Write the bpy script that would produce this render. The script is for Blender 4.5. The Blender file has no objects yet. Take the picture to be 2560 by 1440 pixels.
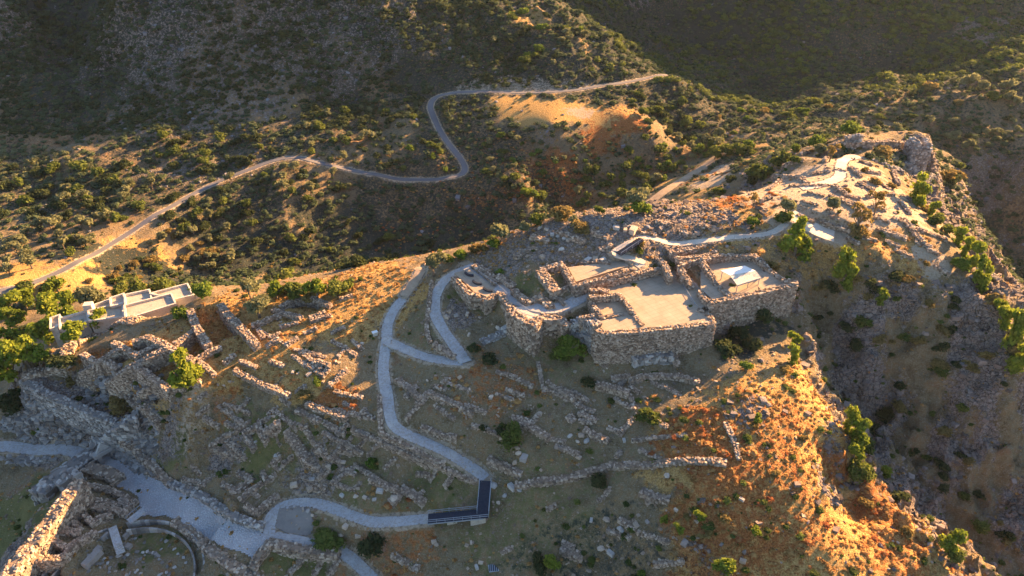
import bpy, math, random
import numpy as np
from math import radians, sin, cos, tan, atan2, pi

# ------------------------------------------------------------------ camera, world, sun, exposure
scene = bpy.context.scene
COL = scene.collection
CAMZ, PITCH, HFOV = 130.0, radians(34), radians(70)
F = 1280 / tan(HFOV / 2)                    # focal length in pixels of the 2560 wide photograph
SUN_AZ, SUN_EL = radians(54), radians(19.0)  # azimuth clockwise from +Y
cam_data = bpy.data.cameras.new("camera")
cam_data.sensor_width = 36
cam_data.angle = HFOV
cam_data.clip_start = 1
cam_data.clip_end = 5000
cam = bpy.data.objects.new("camera", cam_data)
cam.location = (0, 0, CAMZ)
cam.rotation_euler = (pi / 2 - PITCH, 0, 0)
COL.objects.link(cam)
scene.camera = cam

world = bpy.data.worlds.new("World")
scene.world = world
world.use_nodes = True
wn = world.node_tree
bg = wn.nodes["Background"]
sky = wn.nodes.new("ShaderNodeTexSky")
sky.sky_type = 'NISHITA'
sky.sun_disc = False
sky.sun_elevation = SUN_EL
sky.sun_rotation = SUN_AZ
sky.air_density = 1.0
sky.dust_density = 1.0
sky.ozone_density = 2.8
wn.links.new(sky.outputs[0], bg.inputs[0])
bg.inputs[1].default_value = 0.056

sun_data = bpy.data.lights.new("sun", 'SUN')
sun_data.energy = 5.0
sun_data.angle = radians(0.5)
sun_data.color = (1.0, 0.57, 0.235)
sun = bpy.data.objects.new("sun", sun_data)
sun.rotation_euler = (pi / 2 - SUN_EL, 0, pi - SUN_AZ)
COL.objects.link(sun)
SUNV = (sin(SUN_AZ) * cos(SUN_EL), cos(SUN_AZ) * cos(SUN_EL), sin(SUN_EL))

scene.view_settings.view_transform = 'Standard'
scene.view_settings.look = 'None'
scene.view_settings.exposure = 2.65
scene.view_settings.gamma = 1

# ------------------------------------------------------------------ numbers
rng = np.random.default_rng(7)
random.seed(7)

def ray(px, py):
    X = (px - 1280) / F
    Y = -(py - 720) / F
    return np.array([X, cos(PITCH) + Y * sin(PITCH), -sin(PITCH) + Y * cos(PITCH)])

def at_z(px, py, z):
    d = ray(px, py)
    t = (z - CAMZ) / d[2]
    return np.array([d[0] * t, d[1] * t, z])

def _hash(ix, iy, seed):
    h = (ix.astype(np.int64) * 374761393 + iy.astype(np.int64) * 668265263 + seed * 974711) & 0xFFFFFFFF
    h = ((h ^ (h >> 13)) * 1274126177) & 0xFFFFFFFF
    h = h ^ (h >> 16)
    return (h & 0xFFFF) / 65535.0

def vnoise(x, y, seed=0):
    ix = np.floor(x); iy = np.floor(y)
    fx = x - ix; fy = y - iy
    fx = fx * fx * (3 - 2 * fx); fy = fy * fy * (3 - 2 * fy)
    a = _hash(ix, iy, seed); b = _hash(ix + 1, iy, seed)
    c = _hash(ix, iy + 1, seed); d = _hash(ix + 1, iy + 1, seed)
    return (a + (b - a) * fx) * (1 - fy) + (c + (d - c) * fx) * fy

def fbm(x, y, scale, octs=4, seed=0, ridged=False):
    s = 0; amp = 1.0; tot = 0; x = x / scale; y = y / scale
    for o in range(octs):
        n = vnoise(x, y, seed + o * 17)
        if ridged: n = 1 - np.abs(2 * n - 1)
        s = s + n * amp; tot += amp; amp *= 0.5
        x, y = x * 1.93 + y * .6, y * 1.93 - x * .6
    return s / tot

def sstep(a, b, x):
    t = np.clip((x - a) / (b - a), 0, 1)
    return t * t * (3 - 2 * t)

# ------------------------------------------------------------------ terrain: surveyed heights (photo pixel + elevation in metres)
CP = """
0 1120 0;110 1290 5.5;60 1380 6;170 1225 5;2340 540 8;2420 610 4;2500 700 0;2540 770 -2;100 1122 0;200 1130 .5;250 1145 1;330 1180 2;400 1230 3;470 1290 4;560 1330 5.2;650 1370 6;740 1345 6.6;820 1350 6;900 1410 4;940 1440 3
30 1250 -2;20 1400 -4;50 1290 -1;120 1200 1.5;200 1290 5;130 1380 5.5;250 1315 3.5;250 1430 1.5;330 1360 1.5;400 1420 1.5;470 1440 1.5;520 1420 4.6;600 1430 4.8;740 1420 3.5;560 1300 5.4
680 1290 7.2;740 1255 8.4;820 1265 9;880 1285 9.4;930 1305 9.8;1060 1295 10.6;1200 1280 11.5;1215 1200 14.5;1100 1140 17.5;990 1075 20.5;965 950 23.5;965 870 25.3;990 780 27.6;1040 700 30
1100 895 27;1160 900 27.8;1100 790 30;1095 700 32.4;1170 670 33.6;1270 730 34.4;1340 775 35.5;1460 740 36.2;1200 760 31;1200 850 29
1480 700 36;1650 700 36.5;1500 905 29;1620 893 29.8;1780 860 31;1700 940 27.5;1850 795 32;1950 785 31;1850 700 37.6;1700 640 38.5;1340 865 29.3;1400 855 30;1260 810 30.5
1250 640 35.5;1400 620 39.2;1550 620 40.6;1700 560 42;1800 540 42.8;1950 470 43.5;2050 430 44;2130 400 42.5;2200 470 43;2250 530 42;2350 600 40;2450 720 33.5;2100 560 42.5;2000 560 42.5;2200 600 41;2320 650 38.5;1800 785 33.5;1795 830 30.5;1900 590 41;1990 620 39
1080 665 32;1180 635 34;1280 590 38;1380 545 41;1500 520 42.5;1650 502 42.5;1780 500 42.3;1890 478 42;1985 402 41.5;1810 462 0;1700 470 -8;1880 425 10;1940 392 20;2100 355 39;2220 360 38.5;2320 350 37
1000 680 30;880 692 28.2;700 742 25.4;600 742 24.4;520 738 23.4;480 760 22.8;380 820 21.2;200 865 18;60 945 14;330 800 20.6
60 1040 4;215 1082 3;0 1000 -3;290 1035 11.5;280 1075 7
550 1050 16;700 1000 21.3;850 950 24.2;500 900 22.2;650 860 24.2;800 760 26.4;900 800 27;600 1200 8.8;450 1130 9;380 1100 8;460 1200 5.5;575 1268 7.2;750 1180 11.5;900 1180 13.5;1050 1200 13.5;850 1070 18.8;300 900 19.6;420 950 20.6;560 800 23.4;230 960 14.5;470 1000 19;350 1000 16;150 985 12;600 950 21.8
1200 1000 25;1300 960 26;1400 940 27;1500 1000 25;1300 1150 19;1500 1150 20;1650 1050 26;1700 1200 24.6;1800 1200 26.3;1790 1330 21.8;1800 1430 18.3;1350 1300 13;1500 1300 15.5;1700 1350 20;1250 1430 8;1500 1430 10.5;1750 1430 17;1100 1380 7
1870 900 30.5;1860 980 30.5;1950 1000 30;1990 930 30;2020 1000 29;2110 1090 26;2050 1200 24;2180 1180 18;2280 1310 17;2340 1400 15.5;2400 1440 14;2000 1300 23;2100 1400 20;1900 1400 19;1900 1200 26.5;1850 1100 28.5;1990 850 29;2100 1250 18
2120 1000 12;2200 1060 7;2300 1200 0;2400 1350 -6;2480 1420 -7;2560 1440 -7
2050 800 25;2100 900 19;2200 900 20;2300 1000 12;2400 1050 11;2500 1100 8;2550 1250 0;2100 700 34.5;2250 700 35.5;2350 790 30;2450 850 26;2540 950 21;2000 760 31;2640 1100 2
2080 640 37.5;2200 640 40;2330 690 36;2400 740 33;2470 790 30;2560 870 25;2640 960 16
2300 430 30;2360 440 14;2450 560 -30;2500 640 -38;2400 500 -24;2560 720 -38;2650 800 -34;2500 450 -16;2370 380 10;2450 380 -6;2560 400 -4;2560 300 0;2450 240 8;2560 220 10;2350 200 4;2640 400 -2
1200 600 -30;1000 620 -32;900 670 -32;700 690 -31;500 690 -29;300 700 -21;100 750 -15;0 760 -14;1400 520 -24;1600 470 -17;1750 420 -10;1850 370 -4;1000 500 -22;800 560 -26;700 500 -16;1300 460 -12
180 770 -2;330 740 0;60 850 -8;480 715 -8;0 920 -12
0 725 -11.5;200 650 -13;400 540 -13;560 460 -12;700 395 -8;760 395 -8;950 440 -14;1130 450 -14;1160 420 -12;1100 330 -3;1080 250 4;1130 230 7;1300 225 8;1450 225 8;1680 195 8;100 600 -14;0 500 -14;300 450 -12
1250 260 5;1400 280 4.5;1560 285 4;1620 320 0;1380 325 1;1350 370 -6;1250 330 -2;1500 400 -10;1400 430 -12;1700 350 -10;1620 420 -14
600 0 40;600 100 22;600 200 8;600 300 -2;0 0 36;0 150 10;0 300 -4;300 0 40;300 150 12;250 250 -2;900 0 38;900 150 16;900 250 2;150 120 10;80 60 20;450 250 2;800 340 -4;1000 180 12
1300 0 34;1300 80 26;1300 150 16;1450 100 20;1470 180 12;1150 80 26;1400 30 30
1600 130 2;1600 30 8;1700 100 -2;1900 50 10;1900 150 -6;2200 50 16;2200 160 -2;2000 250 -8;2400 100 12;2560 30 24;1800 250 -6;2000 330 -2;1800 330 -6;2200 300 -2;2150 250 0;2350 60 18
"""
pts = []
for row in CP.replace('\n', ';').split(';'):
    v = row.split()
    if len(v) == 3:
        pts.append(at_z(float(v[0]), float(v[1]), float(v[2])))
for a, b in ((312, 768), (430, 738), (441, 763), (315, 802), (240, 802), (470, 713), (220, 775), (300, 748)):
    p = at_z(a, b, 13.5); pts.append(np.array([p[0], p[1] + .5, 7.0]))
for x, y, z in ((20, 196, 5), (35, 200, 7), (50, 204, 8), (66, 208, 9), (84, 213, 13)):
    pts.append(np.array([x, y, float(z)]))
# beyond the picture: mountains that ring the valley, unseen crests shaped to block or pass the sun (world metres)
for x, y, z in [(-700,1000,210),(-350,1000,230),(0,1000,230),(350,1000,240),(700,1000,240),(1000,900,250),
                (-500,700,150),(-300,650,150),(-120,640,150),(60,700,240),(240,700,222),(330,690,165),(430,650,105),(650,640,124),(640,715,170),(635,765,212),(615,810,245),
                (-600,450,60),(-650,200,-10),(-400,250,-16),(-350,60,-25),(-600,-60,-30),(-150,20,-10),(0,20,0),(150,20,-6),(-150,-60,-14),
                (450,470,70),(600,400,130),(420,330,40),(330,220,-4),(420,200,60),(560,230,130),(800,300,200),(260,120,-20),(340,60,10),(450,80,70),(700,60,150),(300,-60,-20),(1000,0,160),(0,-60,-8),(1000,500,240)]:
    pts.append(np.array([x, y, z], float))
pts = np.array(pts)

def seg(a, b, d):  # samples from a to b with spacing d
    return np.arange(a, b - 1e-6, d)
gx = np.concatenate([seg(-700, -420, 14), seg(-420, -260, 2.6), seg(-260, -112, 1.2), seg(-112, 150, .5), seg(150, 300, 1.1), seg(300, 460, 4), seg(460, 1001, 15)])
gy = np.concatenate([seg(-60, 60, 6), seg(60, 76, 1.2), seg(76, 215, .5), seg(215, 470, 1.05), seg(470, 560, 2.2), seg(560, 700, 4), seg(700, 1001, 12)])
NX, NY = len(gx), len(gy)
GX, GY = np.meshgrid(gx, gy)

def rbf_fit(P, c=2.0, lam=0.3):
    d = np.sqrt(((P[:, None, :2] - P[None, :, :2]) ** 2).sum(2) + c * c)
    n = len(P)
    A = np.zeros((n + 3, n + 3))
    A[:n, :n] = -d + lam * np.eye(n) * -1
    A[:n, n] = 1; A[:n, n + 1:] = P[:, :2] / 100
    A[n, :n] = 1; A[n + 1:, :n] = P[:, :2].T / 100
    w = np.linalg.solve(A, np.concatenate([P[:, 2], [0, 0, 0]]))
    return w
W = rbf_fit(pts)
def rbf(x, y, c=2.0):
    out = np.full(x.shape, W[len(pts)]) + W[-2] * x / 100 + W[-1] * y / 100
    for i in range(len(pts)):
        out -= W[i] * np.sqrt((x - pts[i, 0]) ** 2 + (y - pts[i, 1]) ** 2 + c * c)
    return out
H0 = rbf(GX, GY)

def sample(G, x, y):
    x = np.asarray(x, float); y = np.asarray(y, float)
    i = np.clip(np.searchsorted(gx, x) - 1, 0, NX - 2); j = np.clip(np.searchsorted(gy, y) - 1, 0, NY - 2)
    fx = np.clip((x - gx[i]) / (gx[i + 1] - gx[i]), 0, 1); fy = np.clip((y - gy[j]) / (gy[j + 1] - gy[j]), 0, 1)
    return (G[j, i] * (1 - fx) + G[j, i + 1] * fx) * (1 - fy) + (G[j + 1, i] * (1 - fx) + G[j + 1, i + 1] * fx) * fy

def hit(G, px, py, h=0.0):
    "where the ray through a photo pixel meets the ground raised by h"
    d = ray(px, py)
    t = np.concatenate([np.arange(80, 420, .25), np.arange(420, 1100, 2)])
    X, Y, Z = d[0] * t, d[1] * t, CAMZ + d[2] * t
    g = sample(G, X, Y) + h
    k = np.argmax(Z <= g)
    if not (Z[k] <= g[k]): k = len(t) - 1
    if k > 0:
        a = Z[k - 1] - g[k - 1]; b = Z[k] - g[k]
        tt = t[k - 1] + (t[k] - t[k - 1]) * (a / (a - b) if a != b else 0)
    else: tt = t[0]
    x, y = d[0] * tt, d[1] * tt
    return np.array([x, y, float(sample(G, x, y))])
def project(x, y, z):
    z = z - CAMZ
    f = y * cos(PITCH) - z * sin(PITCH); u = y * sin(PITCH) + z * cos(PITCH)
    f = np.where(f < 1, 1, f)
    return 1280 + F * x / f, 720 - F * u / f, f

# ------------------------------------------------------------------ paths and flat places (photo pixels -> world on the surveyed surface)
def chaikin(P, n=2):
    P = np.array(P, float)
    for _ in range(n):
        Q = [P[0]]
        for a, b in zip(P[:-1], P[1:]):
            Q += [a * .75 + b * .25, a * .25 + b * .75]
        Q.append(P[-1]); P = np.array(Q)
    return P
def resample(P, d):
    P = np.array(P, float)
    L = np.concatenate([[0], np.cumsum(np.hypot(*(P[1:, :2] - P[:-1, :2]).T))])
    n = max(2, int(L[-1] / d) + 1)
    s = np.linspace(0, L[-1], n)
    return np.stack([np.interp(s, L, P[:, k]) for k in range(P.shape[1])], 1)
def smooth1(a, k):
    if len(a) < 3: return a
    k = min(k, len(a) // 2 * 2 - 1 if len(a) > 2 else 1); k = max(k, 1)
    p = np.pad(a, (k // 2, k // 2), mode='edge')
    return np.convolve(p, np.ones(k) / k, mode='valid')[:len(a)]
def px_list(s): return [tuple(float(v) for v in q.split(',')) for q in s.split()]
def wpoly(s, G=None, z=None):
    return np.array([at_z(a, b, z) if z is not None else hit(H0 if G is None else G, a, b) for a, b in px_list(s)])

PATHS = {  # name: (pixels, width, material, object name, label)
 'gate_in': ("-40,1122 60,1120 130,1122 190,1128 250,1150 300,1180", 3.4, 'concrete', 'footpath'),
 'lower_loop': ("672,1345 672,1310 684,1282 712,1259 770,1253 830,1268 880,1290 930,1308 985,1305 1072,1296", 2.5, 'concrete', 'footpath'),
 'bottom': ("672,1340 720,1348 780,1360 840,1370 880,1395 935,1450", 2.4, 'concrete', 'footpath'),
 'main_climb': ("1214,1200 1195,1178 1150,1150 1060,1104 988,1075 974,1040 968,990 957,930 962,880 968,850 966,820 980,782 1010,742", 2.5, 'concrete', 'footpath'),
 'earth_climb': ("1010,742 1028,715 1045,690 1052,672", 2.6, 'dirt', 'footpath'),
 'hairpin_low': ("968,852 1010,872 1060,893 1110,902 1165,905", 2.6, 'concrete', 'footpath'),
 'hairpin_up': ("1165,907 1135,862 1105,822 1084,780 1088,740 1108,702 1135,685 1172,668", 2.6, 'concrete', 'footpath'),
 'terrace': ("1166,664 1220,697 1270,733 1320,767 1360,776 1420,766 1470,735", 3.4, 'concrete', 'footpath'),
 'upper': ("1590,668 1612,656 1585,646 1545,640 1530,632 1585,603 1615,589 1640,596 1660,607 1700,611 1740,604 1785,600 1830,592 1890,590 1940,580 1965,560 1985,540", 2.0, 'pale', 'footpath'),
 'belvedere': ("1975,536 2010,555 2045,578 2085,592", 6.0, 'pale', 'footpath'),
 'east_walk': ("2000,470 2070,458 2105,440 2100,410 2120,392 2150,395", 3.0, 'pale', 'footpath'),
 'valley_road': ("-60,745 0,727 60,715 110,697 200,655 270,612 340,570 405,530 470,490 540,455 620,425 690,398 735,392 780,402 860,420 950,440 1040,447 1110,448 1150,440 1165,425 1155,400 1125,365 1100,330 1085,295 1073,265 1085,243 1120,233 1180,229 1300,232 1400,230 1480,218 1560,208 1690,194", 2.7, 'asphalt', 'road'),
 'dirt_track': ("1625,506 1680,466 1740,430 1800,388 1830,378", 3.0, 'dirt', 'track'),
}
path_w = {}
for k, v in PATHS.items():
    P = resample(chaikin([hit(H0, a, b) for a, b in px_list(v[0])], 2), .8 if v[1] < 4 or k == 'belvedere' else 1.5)
    P[:, 2] = smooth1(sample(H0, P[:, 0], P[:, 1]), 9)
    path_w[k] = P

FLATS = {  # polygons levelled at a fixed height
 'court': ("1468,738 1480,712 1600,698 1672,684 1700,665 1733,698 1755,725 1778,752 1746,776 1770,786 1783,804 1512,828 1494,812", 36.6),
 'east_court': ("1752,652 1888,643 1912,666 1978,708 1823,742 1786,752 1752,722", 38.0),
 'north_court': ("1420,668 1560,650 1572,664 1440,704", 38.4),
 'bastion': ("1285,768 1345,762 1352,790 1338,804 1290,782", 35.7),
 'view_platform': ("1136,682 1172,672 1250,728 1218,742 1184,728", 34.0),
}
flat_w = {k: np.array([at_z(a, b, z) for a, b in px_list(s)]) for k, (s, z) in FLATS.items()}

def inpoly(x, y, P):
    c = np.zeros(x.shape, bool); n = len(P)
    for i in range(n):
        x1, y1 = P[i, 0], P[i, 1]; x2, y2 = P[i - 1, 0], P[i - 1, 1]
        if y1 == y2: continue
        m = ((y1 > y) != (y2 > y)) & (x < (x2 - x1) * (y - y1) / (y2 - y1) + x1)
        c ^= m
    return c

DP = np.full(GX.shape, 99.0); ZP = np.zeros(GX.shape)   # distance to the nearest path and its height
for k, P in path_w.items():
    hw = PATHS[k][1] / 2
    for x, y, z in P:
        i0, i1 = np.searchsorted(gx, [x - hw - 7, x + hw + 7]); j0, j1 = np.searchsorted(gy, [y - hw - 7, y + hw + 7])
        if i0 == i1 or j0 == j1: continue
        d = np.hypot(GX[j0:j1, i0:i1] - x, GY[j0:j1, i0:i1] - y) - hw
        m = d < DP[j0:j1, i0:i1]
        DP[j0:j1, i0:i1][m] = d[m]; ZP[j0:j1, i0:i1][m] = z

gyy, gxx = np.gradient(H0, gy, gx)
SLOPE = np.hypot(gxx, gyy)
NEAR = 1 - sstep(190, 240, GY)                       # the citadel hill
PX, PY, PD = project(GX, GY, H0)
ROCK = sstep(.62, 1.15, SLOPE) * (1 - .6 * NEAR * sstep(30, 38, H0))
ROCK = np.maximum(ROCK, .85 * sstep(68, 82, GX) * NEAR * (1 - sstep(33, 37, H0)) * sstep(.2, .4, SLOPE))
SE = sstep(60, 75, GX) * NEAR                         # cliffs of the south-east
# hills and gullies
n40 = fbm(GX, GY, 46, 5, 3) - .5
n12 = fbm(GX, GY, 12, 4, 5) - .5
rid = fbm(GX, GY, 15, 5, 21, ridged=True) - .6
rid4 = fbm(GX, GY, 4.2, 4, 33, ridged=True) - .6
n3 = fbm(GX, GY, 3.0, 3, 8) - .5
n1 = fbm(GX, GY, 1.1, 2, 11) - .5
FARR = sstep(200, 300, GY)
MOUNT = sstep(330, 420, GY)
disp = n40 * (FARR * 7 + MOUNT * 10) + n12 * (.8 + FARR * 3.2) + rid * (MOUNT * 7 + FARR * 1.0)
disp += ROCK * (1 - FARR * .6) * (rid * 8 + rid4 * 2.8) + n3 * (.75 + ROCK * .8) + n1 * (.22 + .35 * ROCK)
rid9 = fbm(GX, GY, 9, 5, 41, ridged=True) - .6
disp += SE * (rid4 * 3.4 + rid9 * 9 + n3 * 1.0) * (1 - .75 * sstep(28, 36, H0))
for a_, b_, r_ in ((300, 890, 15), (420, 930, 14), (350, 985, 9), (240, 920, 11), (560, 830, 12), (1400, 275, 34), (1280, 262, 26), (1530, 292, 28), (100, 690, 26), (1780, 450, 14), (1700, 455, 14), (1760, 415, 14), (2100, 460, 22), (2200, 540, 16), (1990, 500, 16)):
    p_ = hit(H0, a_, b_); disp = disp * (1 - .85 * (1 - sstep(.5, 1.2, np.hypot(GX - p_[0], GY - p_[1]) / r_)))
disp = disp * (1 - .78 * sstep(33.5, 37.5, H0) * NEAR * sstep(40, 52, GX))
far_out = sstep(560, 640, GY)
disp += far_out * n40 * 40
keep = sstep(0.2, 6.0, DP)
f_ = ((H0 + disp) / 3.4 + n12 * 1.6 + GX * .03) % 1.0
disp += ROCK * 3.4 * .55 * (sstep(.35, .65, f_) - f_) * (.35 + .65 * SE)
H = H0 + disp * (0.04 + .96 * keep) * (1 - .45 * NEAR * (1 - sstep(.3, .6, SLOPE)))
# the wall terrace at the north-west: level ground behind the wall, broken rock falling away in front of it
FRONT = [(58, 946, 14.2), (100, 972, 13.9), (160, 1000, 13.0), (220, 1026, 12.0), (290, 1052, 11.0)]
fp = resample(np.array([at_z(a_, b_, z_) for a_, b_, z_ in FRONT]), 1.0)
i0, i1 = np.searchsorted(gx, [-135, -78]); j0, j1 = np.searchsorted(gy, [105, 140])
X_ = GX[j0:j1, i0:i1]; Y_ = GY[j0:j1, i0:i1]
d_ = np.sqrt((X_[..., None] - fp[:, 0]) ** 2 + (Y_[..., None] - fp[:, 1]) ** 2); k_ = d_.argmin(-1); d_ = d_.min(-1)
out_ = (Y_ < np.interp(X_, fp[:, 0], fp[:, 1])) | (X_ < fp[0, 0])
top_ = fp[k_, 2]
nz_ = (rid4 * 3.5 + n3 * 2)[j0:j1, i0:i1]
ap_ = np.where(out_, top_ - 4.5 - 1.5 * d_ + nz_, top_ - 1.1 - .12 * d_)
lim_ = np.where(out_, 11, 6)
Hw = H[j0:j1, i0:i1]
ok_ = (d_ < lim_) & (DP[j0:j1, i0:i1] > .2)
Hw[ok_] = np.where(out_[ok_], np.maximum(Hw[ok_], ap_[ok_]), ap_[ok_] * .75 + Hw[ok_] * .25)
b = 1 - sstep(0, 2.2, DP)
H = H * (1 - b) + (ZP - .05) * b
for k, P in flat_w.items():
    m = inpoly(GX, GY, P)
    H[m] = FLATS[k][1] - .5
# ledges cut under the great terrace walls and the excavated basements
def sink(s, z, soft=0):
    P = wpoly(s, H0); m = inpoly(GX, GY, P); H[m] = np.minimum(H[m], z) if z is not None else H[m]
HPRE = H.copy()
ROOMS = [("482,775 548,758 612,828 522,862", 2.2), ("440,860 490,822 518,862 480,897", 1.8), ("345,908 420,868 478,898 425,968", 2.0), ("280,955 337,915 420,972 395,1000 352,1000", 2.2),
              ("205,932 248,908 290,922 265,948 238,964", 1.6), ("150,915 205,885 243,905 200,928", 1.8), ("212,880 250,862 283,852 305,862 247,902", 1.6), ("252,903 307,865 335,888 292,918", 1.8), ("345,885 330,852 365,842 388,857", 1.8), ("705,765 735,748 820,758 790,775", 1.4),
              ("120,1350 168,1372 152,1392 106,1384", 3.0), ("60,1398 150,1398 150,1445 30,1445", 2.4), ("175,1290 232,1270 228,1310 190,1318", 1.6)]
for s, dz in ROOMS:
    P = wpoly(s, H0); m = inpoly(GX, GY, P)
    H[m] -= dz

# ------------------------------------------------------------------ ground cover weights painted in the world: straw, red brush, green grass, pale earth / rock, scrub
COV = {k: np.zeros(GX.shape) for k in ('straw', 'red', 'green', 'pale', 'rock', 'dark')}
def blob(kind, px, py, rm, amt=1.0, asp=1.0):
    p = hit(H0, px, py)
    i0, i1 = np.searchsorted(gx, [p[0] - rm * 1.6 * asp, p[0] + rm * 1.6 * asp]); j0, j1 = np.searchsorted(gy, [p[1] - rm * 1.6, p[1] + rm * 1.6])
    X = GX[j0:j1, i0:i1]; Y = GY[j0:j1, i0:i1]
    d = np.hypot((X - p[0]) / asp, Y - p[1]) / rm + (fbm(X, Y, max(rm * .35, 2), 3, int(px)) - .5) * 1.1
    c = COV[kind][j0:j1, i0:i1]
    np.maximum(c, amt * (1 - sstep(.55, 1.1, d)), out=c)
BL = """straw 1250 255 6 .9 1;straw 1400 274 12 1.2 2.6;straw 1520 288 11 1.2 2.0;straw 1300 262 8 1.1 2.2;straw 100 700 12 .9 2;straw 280 660 16 .9 1.6;straw 330 640 10 1 1.4;straw 1850 370 9 .6 1.5;straw 1900 385 6 .9 1.5;straw 1790 430 7 .9 1;straw 1700 450 6 .8 2
straw 1330 60 14 .6 1;straw 1460 130 10 .5 1;straw 2000 960 8 1 1;straw 1950 1050 14 1 1;straw 2100 1100 8 1 1;straw 2000 1250 16 1 1;straw 1830 1150 14 .8 1;straw 1780 1070 8 .9 1.4;straw 1820 1330 12 .7 1;straw 2150 1350 14 1 1.4;straw 1990 1400 14 1 1.4;straw 2300 1400 8 1 1;straw 900 720 16 1 1.5;straw 700 780 14 .9 1.5;straw 600 870 14 .9 1.5
straw 750 950 6 .9 1.5;straw 350 950 12 .8 1;straw 560 830 14 .9 1.4;straw 450 850 10 .8 1.4;straw 860 820 9 .9 1.3;straw 2150 600 9 .7 1.5;straw 2280 640 8 .8 1.2;green 700 1120 7 .55 1.5;green 600 1060 5 .5 1.4;straw 480 1010 5 .5 1.3;green 820 1130 6 .5 1.4;green 850 1210 5 .5 1.6;straw 1850 560 12 .6 1.5;straw 2100 600 10 .6 1.5;straw 1700 500 10 .5 2;straw 1250 620 8 .5 1.5;straw 1940 410 5 .9 1.6
red 1380 425 10 .9 2;red 1240 500 8 .8 2;red 1500 350 9 .8 1.5;red 1580 310 6 .9 2;red 1400 460 5 1 2;red 1870 500 6 .8 2;red 1550 130 5 .2 1;red 1350 110 9 .5 1;red 1740 1080 7 .9 1.3;red 1800 1130 9 .7 1;red 1950 1180 8 .55 1;red 1850 1290 9 .7 1.2;red 2050 1300 6 .45 1;red 1960 1050 6 .5 1;red 1800 1400 8 .6 1.2;red 2250 1400 7 .6 1.2;red 1960 1330 8 .5 1;red 1860 1000 5 .6 1;red 2180 1270 6 .7 1;red 1830 1180 5 .9 1;red 1760 1320 8 .6 1.2;red 2080 1150 4 .9 1;red 1900 1350 8 .6 1;red 1880 1050 5 .7 1;red 2200 1250 5 .6 1;red 1450 500 8 .5 2
red 1000 1300 8 .3 1;red 1250 960 9 .45 1.3;red 1050 700 1 .1 1;red 420 380 20 .35 2;red 1000 200 26 .35 2;red 950 520 30 .3 2.4;red 1000 1370 8 .45 1.5;red 700 260 18 .3 2;red 100 300 18 .35 2;red 2200 240 12 .4 2;red 560 1010 5 .5 1;red 850 1000 4 .8 1.5
green 650 1130 6 .8 1.2;green 450 1120 4 .9 1;green 30 1300 12 1 1.5;green 1100 1240 8 .6 1;green 1350 700 5 .7 1.5;green 1350 1180 10 .35 2;green 740 1410 6 .8 1.3;green 400 1360 5 .6 1.2;green 900 1240 8 .4 2;green 1180 740 8 .5 1;green 1050 820 9 .35 1;green 400 1180 4 .8 1;green 1310 1330 10 .45 1.5;green 1400 900 8 .35 2;green 1280 650 7 .4 1.5
pale 2050 455 12 1 2;pale 2120 410 8 1 1.4;pale 2000 480 10 .9 2;pale 2200 530 9 .8 2;pale 2100 520 9 .6 1.6;pale 2330 650 5 .8 1;pale 1990 545 6 .9 1.5;pale 1800 425 7 1.1 1.2;pale 1775 455 8 1.1 1.2;pale 2200 490 6 .9 2;pale 1450 280 5 .7 2;pale 1300 215 7 .5 6;pale 500 1000 4 .4 1;pale 470 1080 4 .4 1
rock 1450 590 14 .6 2;rock 1650 540 14 .7 2;rock 1350 600 9 .6 2;rock 150 1040 10 .9 1.5;rock 560 1150 4.5 .8 1;rock 600 1100 3 .6 1;rock 1150 790 5 .7 1;rock 790 1190 6 .6 1.4;rock 2300 420 9 .8 1.2;rock 300 1060 6 .7 1;rock 700 50 40 .4 2;rock 600 150 40 .45 2;rock 480 280 26 .5 2.4;rock 850 80 30 .4 2;rock 2480 80 20 .7 1;rock 2400 210 5 .6 3;rock 500 420 16 .4 2.4;rock 250 80 30 .3 2;rock 1260 170 8 .3 2;rock 1870 1030 5 .6 1;rock 2080 1090 3 .6 1;rock 2450 470 14 .6 1.6;rock 2000 330 3 .1 1
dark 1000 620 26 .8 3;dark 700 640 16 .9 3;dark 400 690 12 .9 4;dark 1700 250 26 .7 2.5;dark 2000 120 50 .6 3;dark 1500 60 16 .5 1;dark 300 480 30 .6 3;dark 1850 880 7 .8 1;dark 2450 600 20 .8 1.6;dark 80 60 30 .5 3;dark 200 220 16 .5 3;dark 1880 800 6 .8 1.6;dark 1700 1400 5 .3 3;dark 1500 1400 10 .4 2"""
for r in BL.replace('\n', ';').split(';'):
    k, a, b2, c2, d2, e2 = r.split()
    blob(k, float(a), float(b2), float(c2), float(d2), float(e2))
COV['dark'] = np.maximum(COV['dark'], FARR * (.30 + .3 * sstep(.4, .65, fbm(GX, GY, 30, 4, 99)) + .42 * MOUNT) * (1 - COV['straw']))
COV['red'] = np.maximum(COV['red'], FARR * (1 - MOUNT) * .42 * sstep(.45, .62, fbm(GX, GY, 26, 4, 123)))
COV['rock'] = np.maximum(COV['rock'], ROCK * (1 - .65 * NEAR * (1 - sstep(30, 50, GX)) * sstep(-80, -70, GX)) * (.95 - .45 * FARR) * sstep(.25, .55, fbm(GX, GY, 9, 4, 77)))
for s_, dz in ROOMS[:9]:
    m = inpoly(GX, GY, wpoly(s_, H0)); COV['red'][m] = np.maximum(COV['red'][m], .45); COV['straw'][m] = np.maximum(COV['straw'][m], .45)
for k, P in flat_w.items():
    COV['pale'][inpoly(GX, GY, P)] = .6
bare = 1 - sstep(.3, 1.1, DP)
COV['pale'] = np.maximum(COV['pale'], bare * .8)

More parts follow.
